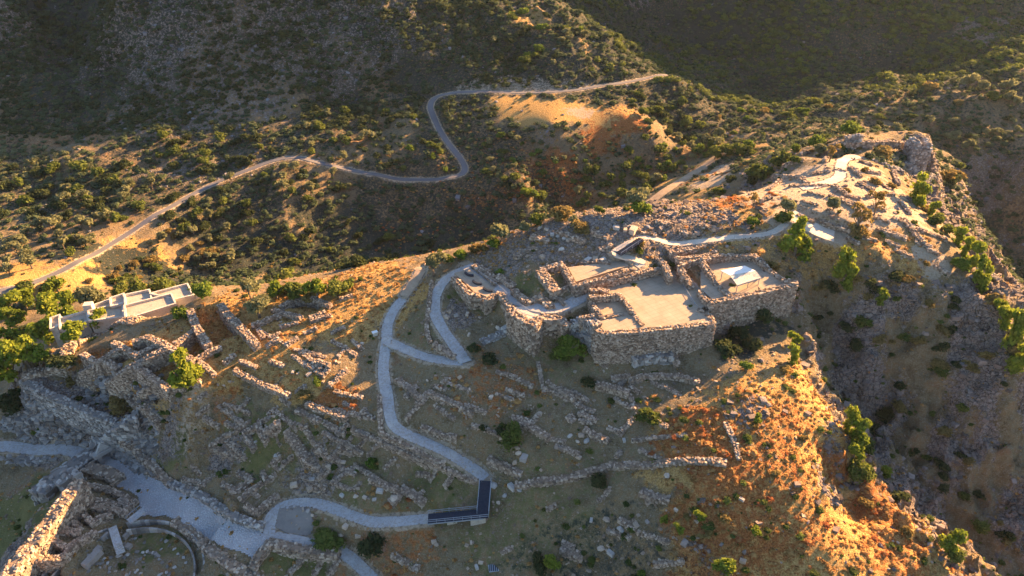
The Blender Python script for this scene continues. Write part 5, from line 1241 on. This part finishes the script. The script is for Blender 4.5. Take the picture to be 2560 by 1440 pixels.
def spread(name, mat, label, cat, x, y, smin, smax, squash=.75, seed=0, n=22, leaf=.24, rbase=.5, power=1.6):
    B = Batch(); r = np.random.default_rng(seed); var = r.integers(0, 5, len(x)); z = sample(H, x, y)
    s = smin + (smax - smin) * r.random(len(x)) ** power
    for v in range(5):
        V, T, R = small_bush(seed * 10 + v, n, leaf); k = var == v
        m_ = int(k.sum())
        if m_ == 0: continue
        rr = np.clip(R[None] + (rbase + r.uniform(-.3, .3, m_))[:, None], 0, 1)
        inst(B, V, None, T, np.c_[x[k], y[k], z[k] - .05 * s[k]], np.c_[s[k], s[k], s[k] * squash * r.uniform(.7, 1.2, m_)], r.uniform(0, 6.3, m_), r=rr)
    o = B.obj(name, mat); tag(o, label, cat, kind='stuff'); return len(x)
cov = lambda k, x, y: sample(COV[k], x, y)
# scrub of the valley and the mountains
def d1(x, y):
    n_ = fbm(x, y, 38, 3, 61); n2_ = fbm(x, y, 9, 2, 63)
    p = sstep(.38, .62, n_) * .75 + .12 + .35 * sample(MOUNT, x, y)
    p = p * sstep(.3, .6, n2_)
    p = np.maximum(p, cov('dark', x, y) * 1.0) * (1 - .85 * cov('straw', x, y)) * (1 - cov('pale', x, y)) * (sample(DP, x, y) > 1.5)
    return p * view_ok(x, y)
x, y = field(125000, -460, 520, 200, 760, d1, 5)
spread('hillside_scrub', 'leaf_scrub', 'dark low scrub covering the valley sides and mountains', 'scrub', x, y, .8, 4.2, .7, 5, 14, .42)
def d2(x, y): return (fbm(x, y, 24, 3, 71) > .5) * .5 * (1 - cov('pale', x, y)) * view_ok(x, y) * (sample(DP, x, y) > 1.5)
x, y = field(16000, -380, 420, 200, 500, d2, 6)
spread('hillside_brush', 'leaf_dry', 'low brown brush between the scrub of the valley', 'brush', x, y, .8, 2.4, .5, 6, 14, .35, .3)
def d8(x, y): return sstep(.3, .55, fbm(x, y, 30, 3, 201)) * view_ok(x, y) * (sample(DP, x, y) > 3) * (1 - .8 * cov('pale', x, y)) * (1 - cov('straw', x, y))
x, y = field(15000, 40, 520, 370, 780, d8, 15)
spread('hillside_woodland', 'leaf_green', 'dense low green woodland on the far right mountain', 'woodland', x, y, 2.0, 6.0, .7, 15, 22, .36, .35, 1.3)
x, y = field(16000, -420, 10, 335, 520, d8, 16)
spread('mountain_scrub', 'leaf_dark', 'dark green scrub clumps on the left mountain', 'scrub', x, y, 1.2, 4.6, .75, 16, 16, .4, .45)
# planted grove in rows on the far left
P = wpoly("0,340 230,400 260,470 120,480 0,470", H); c = P[:, :2].mean(0); gxs = []
for i in range(-24, 25):
    for j in range(-24, 25):
        a = .5; X = c[0] + (i * cos(a) - j * sin(a)) * 4.4; Y = c[1] + (i * sin(a) + j * cos(a)) * 4.4
        if inpoly(np.array([X]), np.array([Y]), P)[0]: gxs.append((X, Y))
gxs = np.array(gxs)[:400]
spread('olive_grove', 'leaf_olive', 'distant olive grove planted in even rows at the far left', 'grove', gxs[:, 0], gxs[:, 1], 3.0, 3.6, .8, 9, 26, .36, .35)
# scrub of the cliffs and of the citadel slopes
def d3(x, y):
    p = cov('dark', x, y) * .8 + (fbm(x, y, 7, 3, 83) > .52) * .5 + .06
    return p * (1 - cov('pale', x, y)) * (sample(DP, x, y) > 1.2) * view_ok(x, y) * np.where((x > 25) | (sample(SLOPE, x, y) > .6), 1, .25)
x, y = field(9000, -125, 190, 76, 205, d3, 7)
spread('slope_scrub', 'leaf_green', 'sparse low scrub on the cliffs and slopes of the citadel', 'scrub', x, y, .5, 2.1, .7, 7, 20, .3, .4)
# tufts of dry grass and low orange brush
def d4(x, y):
    p = cov('straw', x, y) * .9 + cov('red', x, y) * .5 + .07
    return p * (1 - cov('pale', x, y)) * (sample(DP, x, y) > .3) * view_ok(x, y)
x, y = field(42000, -125, 150, 76, 200, d4, 8)
spread('dry_grass', 'drygrass', 'tufts of dry golden grass on the sunlit slopes', 'grass', x, y, .3, 1.25, .6, 8, 9, .5, .55, 2.2)
def d5(x, y): return cov('red', x, y) * .8 * view_ok(x, y) * (sample(DP, x, y) > .5)
x, y = field(16000, -60, 90, 80, 330, d5, 12)
spread('red_brush', 'drygrass', 'low rust-red brush in patches on the slopes', 'brush', x, y, .4, 2.0, .6, 12, 9, .5, .98, 1.8)
# rubble
def rubble(n, x0, x1, y0, y1, dens, smin, smax, name, label, mat, seed, lo=.25):
    x, y = field(n, x0, x1, y0, y1, dens, seed); r = np.random.default_rng(seed)
    s = smin + (smax - smin) * r.random(len(x)) ** 3.0
    B = Batch(); z = sample(H, x, y); k = r.random(len(x)) < .5
    for base, q, t, kk in ((CUBE_V, CUBE_Q, None, k), (ICO_V, None, ICO_T, ~k)):
        m_ = int(kk.sum()); inst(B, base, q, t, np.c_[x, y, z + s * .02][kk], np.c_[s, s * r.uniform(.55, 1, len(s)), s * r.uniform(.4, .75, len(s))][kk], r.uniform(0, 6.3, m_), jit=.16, tilt=.25, r=lo + (1 - lo) * r.random(m_) * .75)
    o = B.obj(name, mat); tag(o, label, 'stones', kind='stuff'); return len(x)
def d6(x, y):
    n_ = fbm(x, y, 8, 3, 91)
    p = sstep(.45, .68, n_) * .42 + .08 + cov('rock', x, y) * .55
    return np.clip(p, 0, 1) * (1 - .55 * cov('straw', x, y)) * (sample(DP, x, y) > .25) * (1 - .4 * cov('pale', x, y)) * view_ok(x, y) * ~inflat(x, y)
def inflat(x, y):
    c = np.zeros(x.shape, bool)
    for P in list(flat_w.values()) + [wpoly(GATE_COURT, H)]: c |= inpoly(x, y, P)
    return c
rubble(40000, -125, 95, 76, 190, d6, .14, .75, 'rubble', 'small loose stones strewn over the ruined citadel', 'stone', 31, 0)
def d7(x, y): return (cov('rock', x, y) * .8 + .05) * view_ok(x, y) * (sample(DP, x, y) > .5)
rubble(44000, 30, 190, 76, 260, d7, .3, 1.5, 'cliff_rocks', 'grey rock outcrops on the cliffs', 'cliffstone', 32, 0)
rubble(34000, -400, 400, 230, 520, lambda x, y: (cov('rock', x, y) * .7 + .03) * view_ok(x, y) * (sample(DP, x, y) > 1), .5, 2.2, 'mountain_rocks', 'grey rock outcrops on the mountain', 'hillstone', 33, 0)

rubble(9000, -128, -80, 108, 132, lambda x, y: (sample(DP, x, y) > .2) * sstep(.5, 1.2, np.abs(sample(H, x, y + .7) - sample(H, x, y - .7))) * .9, .5, 1.8, 'cliff_rocks', 'broken blue-grey rock under the left circuit wall', 'greystone', 35, 0)
# loose blocks big enough to tell apart
BK = """690 1140 1.3;1010 820 .5;1075 780 .7;640 1105 .9;585 1112 1.0;858 1157 1.1;822 1168 1.3;780 1200 1.2;735 1215 1.6;745 1233 1.2;778 1223 1.9;950 1230 1.5;985 1250 2.0;890 1242 1.2;912 1245 1.0;936 1250 .9;855 1240 1.0;1235 1215 1.6;1280 1221 1.9;1262 1240 1.1;1298 1228 1.2;1245 1258 1.0
1293 1122 1.3;1296 1135 1.4;1310 1148 1.9;1288 1158 1.6;1350 1176 1.0;1425 1092 1.3;1452 1090 1.6;1466 1104 1.5;1443 1105 1.0;1392 1120 1.2;1447 1145 1.1;1475 1128 .9;1560 1102 1.0;1516 1300 1.5;1552 1326 1.7;1590 1315 1.3;1478 1302 1.1;1618 1306 .9;1502 1373 1.7;1526 1385 1.5;1575 1160 1.2;1667 1190 1.3;1854 1250 1.1;1856 1404 1.2;1690 1276 .9;1228 993 1.1;1226 996 .8;1446 993 1.0
1252 825 1.2;1262 823 1.5;1245 822 1.3;1172 838 1.0;1200 795 1.0;1168 787 1.2;1140 790 1.1;1125 780 1.0;1117 795 1.3;1404 625 1.6;1356 645 1.4;1470 652 1.8;1488 651 1.7;1506 652 1.5;1540 572 1.6;1563 577 1.5;1582 580 2.6;1620 568 1.2;1455 605 1.1;1380 588 1.3;1366 575 1.2;1350 571 1.2;1395 592 1.2;1410 597 1.2;1422 602 1.2
865 1318 1.4;852 1340 1.2;895 1342 1.2;770 1278 1.0;758 1275 .9;782 1290 .9;1085 1355 1.0;1090 1362 1.2;1192 1420 1.1;1202 1408 1.0;1178 1358 .9;733 932 1.1;745 935 .8;772 938 1.3;905 860 .9;575 955 .9;525 930 1.3;560 965 .9;840 905 .8;1125 960 .9;1150 945 1.0;1068 952 .8;1300 1000 .9;1350 1035 .9;1080 1290 .9;1020 1240 .8;955 1010 .7;520 1050 .8"""
for r in BK.replace('\n', ';').split(';'):
    a, b_, s_ = (float(v) for v in r.split())
    p = hit(H, a, b_); s_ *= .9; B = Batch()
    boxy = rng.random() < .55
    if boxy: inst(B, CUBE_V, CUBE_Q, None, np.array([[0, 0, s_ * .2]]), np.array([[s_, s_ * rng.uniform(.5, .8), s_ * rng.uniform(.45, .65)]]), np.array([rng.uniform(0, 3)]), jit=.07, tilt=.1, r=np.array([rng.uniform(.65, 1)]))
    else:
        inst(B, ICO_V, None, ICO_T, np.array([[0, 0, s_ * .2]]), np.array([[s_ * 1.1, s_ * rng.uniform(.7, 1), s_ * rng.uniform(.5, .75)]]), np.array([rng.uniform(0, 3)]), jit=.12, r=np.array([rng.uniform(.6, 1)]))
    o = B.obj('stone_block' if boxy else 'boulder', 'stone' if rng.random() < .6 else 'greystone'); o.location = p
    item(o, 'large' if s_ > 1.15 else 'small', 'squared pale block' if boxy else 'rounded boulder', 'block' if boxy else 'boulder', 'loose blocks and boulders among the ruins', p)

# ------------------------------------------------------------------ labels that single each thing out
ZONES = [  # photo box, phrase
 ((0, 690, 320, 1010), 'among the trees round the cream museum building'),
 ((320, 690, 900, 745), 'along the far edge behind the left ruins'),
 ((160, 745, 660, 1060), 'in the north-west house ruins'),
 ((0, 1010, 360, 1180), 'beside the main gate'),
 ((0, 1180, 360, 1440), 'by the storehouses at the lower left'),
 ((360, 1200, 680, 1440), 'round the gravel ramp and the circular enclosure'),
 ((660, 740, 960, 900), 'on the sunlit ground left of the path fork'),
 ((660, 900, 960, 1060), 'on the terraces left of the long climbing path'),
 ((360, 1010, 700, 1250), 'in the house ruins above the gate courtyard'),
 ((700, 1060, 960, 1250), 'in the ruins left of the climbing path'),
 ((680, 1250, 1250, 1440), 'under the lower loop path and footbridge'),
 ((960, 1120, 1240, 1310), 'in the plot enclosed by path and footbridge'),
 ((960, 915, 1240, 1160), 'on the slope right of the climbing path'),
 ((960, 560, 1280, 915), 'inside and beside the hairpin of the path'),
 ((1240, 815, 1560, 1010), 'below the rounded bastion'),
 ((1240, 1010, 1440, 1200), 'above the long rampart, left part'),
 ((1440, 1010, 1720, 1160), 'above the long rampart, right part'),
 ((1240, 1160, 1560, 1440), 'below the long rampart, left part'),
 ((1560, 1160, 1760, 1440), 'below the long rampart, right part'),
 ((1560, 880, 1800, 1010), 'on the ground under the great terrace wall'),
 ((1720, 740, 2030, 1000), 'under the retaining wall of the sheltered court'),
 ((1720, 1000, 2300, 1440), 'on the orange sunlit spur'),
 ((1270, 520, 1480, 670), 'in the rubble above the terrace path'),
 ((1270, 670, 1480, 800), 'between terrace path and narrow upper court'),
 ((1480, 540, 1760, 670), 'in the rubble round the pale upper path'),
 ((1760, 540, 2060, 740), 'between pale upper path and sheltered court'),
 ((1900, 380, 2260, 480), 'on the pale summit ground before the tower'),
 ((1860, 480, 2240, 640), 'on the bright plateau right of the upper path'),
 ((2060, 640, 2420, 800), 'on the shaded cliff below the plateau'),
 ((2240, 480, 2560, 960), 'along the right-hand cliff edge'),
 ((2300, 960, 2560, 1440), 'on the gorge slope at the lower right'),
 ((2240, 380, 2560, 480), 'beside the far stone tower'),
 ((2240, 280, 2560, 380), 'behind the far stone tower'),
 ((2240, 0, 2560, 280), 'on the bright ledge at the top right'),
 ((1990, 300, 2240, 380), 'behind the far curtain wall'),
 ((1860, 330, 1990, 480), 'left of the pale summit ground'),
 ((1740, 330, 1860, 540), 'round the parked car and dirt track'),
 ((1560, 330, 1740, 540), 'left of the dirt track behind the citadel'),
 ((1400, 360, 1560, 560), 'in the gully behind the rubble hill'),
 ((1720, 200, 2240, 330), 'on the far slope above the summit'),
 ((1560, 200, 1720, 340), 'right of the golden field'),
 ((1200, 0, 1560, 200), 'on the round hill beyond the road'),
 ((1180, 200, 1560, 330), 'round the golden field'),
 ((1180, 330, 1400, 400), 'high on the mound inside the road bend'),
 ((1180, 400, 1400, 540), 'low on the mound inside the road bend'),
 ((900, 330, 1180, 480), 'inside the bend of the valley road'),
 ((700, 200, 1180, 330), 'left of the road\'s upper bend'),
 ((700, 330, 900, 440), 'above the long valley road, right of its crest'),
 ((380, 300, 700, 450), 'above the long valley road at the mountain foot'),
 ((0, 480, 200, 600), 'on the far left valley floor, lower part'),
 ((0, 380, 200, 480), 'on the far left valley floor, upper part'),
 ((200, 380, 420, 480), 'on the upper left valley floor'),
 ((200, 480, 420, 640), 'round the road where it climbs from the lower left'),
 ((0, 600, 420, 700), 'beside the lower left end of the road'),
 ((420, 440, 640, 560), 'just below the middle stretch of the road'),
 ((420, 560, 640, 720), 'in the left part of the dark ravine'),
 ((640, 420, 900, 530), 'below the road crest'),
 ((640, 530, 860, 720), 'in the middle of the dark ravine'),
 ((860, 470, 1280, 720), 'in the right part of the dark ravine'),
]
def zone(px, py):
    for (a, b, c, d), ph in ZONES:
        if a <= px < c and b <= py < d: return ph
    return 'on the far ground near the picture edge'
ORD = ['first', 'second', 'third', 'fourth', 'fifth', 'sixth', 'seventh', 'eighth', 'ninth', 'tenth', 'eleventh', 'twelfth', 'thirteenth', 'fourteenth', 'fifteenth', 'sixteenth', 'seventeenth', 'eighteenth', 'nineteenth', 'twentieth']
def label_items():
    G = {}
    for it in ITEMS: G.setdefault((it[1], it[2], zone(it[5], it[6])), []).append(it)
    for (look, noun, ph), L in G.items():
        L.sort(key=lambda t: t[5])
        for i, it in enumerate(L):
            if len(L) == 1: s = ''
            elif i == 0: s = ', leftmost'
            elif i == len(L) - 1: s = ', rightmost'
            else: s = ', ' + (ORD[i] if i < 20 else str(i + 1) + {1: 'st', 2: 'nd', 3: 'rd'}.get((i + 1) % 10, 'th')) + ' from left'
            o = it[0]; o['label'] = f"{look} {noun} {ph}{s}"; o['category'] = it[3]; o['group'] = it[4]
            for a_, b_ in ((' of rough stones', ''), (' of pale rubble', ''), (' of reddish rubble', ''), ('dark green', 'dark'), ('grey-green ', ''), ('yellow-green ', ''), ('green evergreen', 'evergreen'), ('bright green leafy', 'bright'), (' from left', ' from left')):
                if len(o['label'].split()) > 16: noun = noun.replace(a_, b_); o['label'] = f"{look} {noun} {ph}{s}"
label_items()

# ------------------------------------------------------------------ the hazy evening air over the valley
B = Batch().box((150, 470, 100), (1800, 1140, 460), r=.5)
hm = bpy.data.materials.new('haze_air'); hm.use_nodes = True; ht = hm.node_tree
for n_ in list(ht.nodes):
    if n_.type == 'BSDF_PRINCIPLED': ht.nodes.remove(n_)
pv = ht.nodes.new('ShaderNodeVolumePrincipled'); pv.inputs['Color'].default_value = (.70, .84, 1, 1); pv.inputs['Density'].default_value = .00003; pv.inputs['Anisotropy'].default_value = .3
ht.links.new(pv.outputs[0], ht.nodes['Material Output'].inputs['Volume'])
hz = B.obj('haze', hm); hz['kind'] = 'stuff'; hz['label'] = 'thin warm haze hanging over the whole valley'; hz['category'] = 'haze'
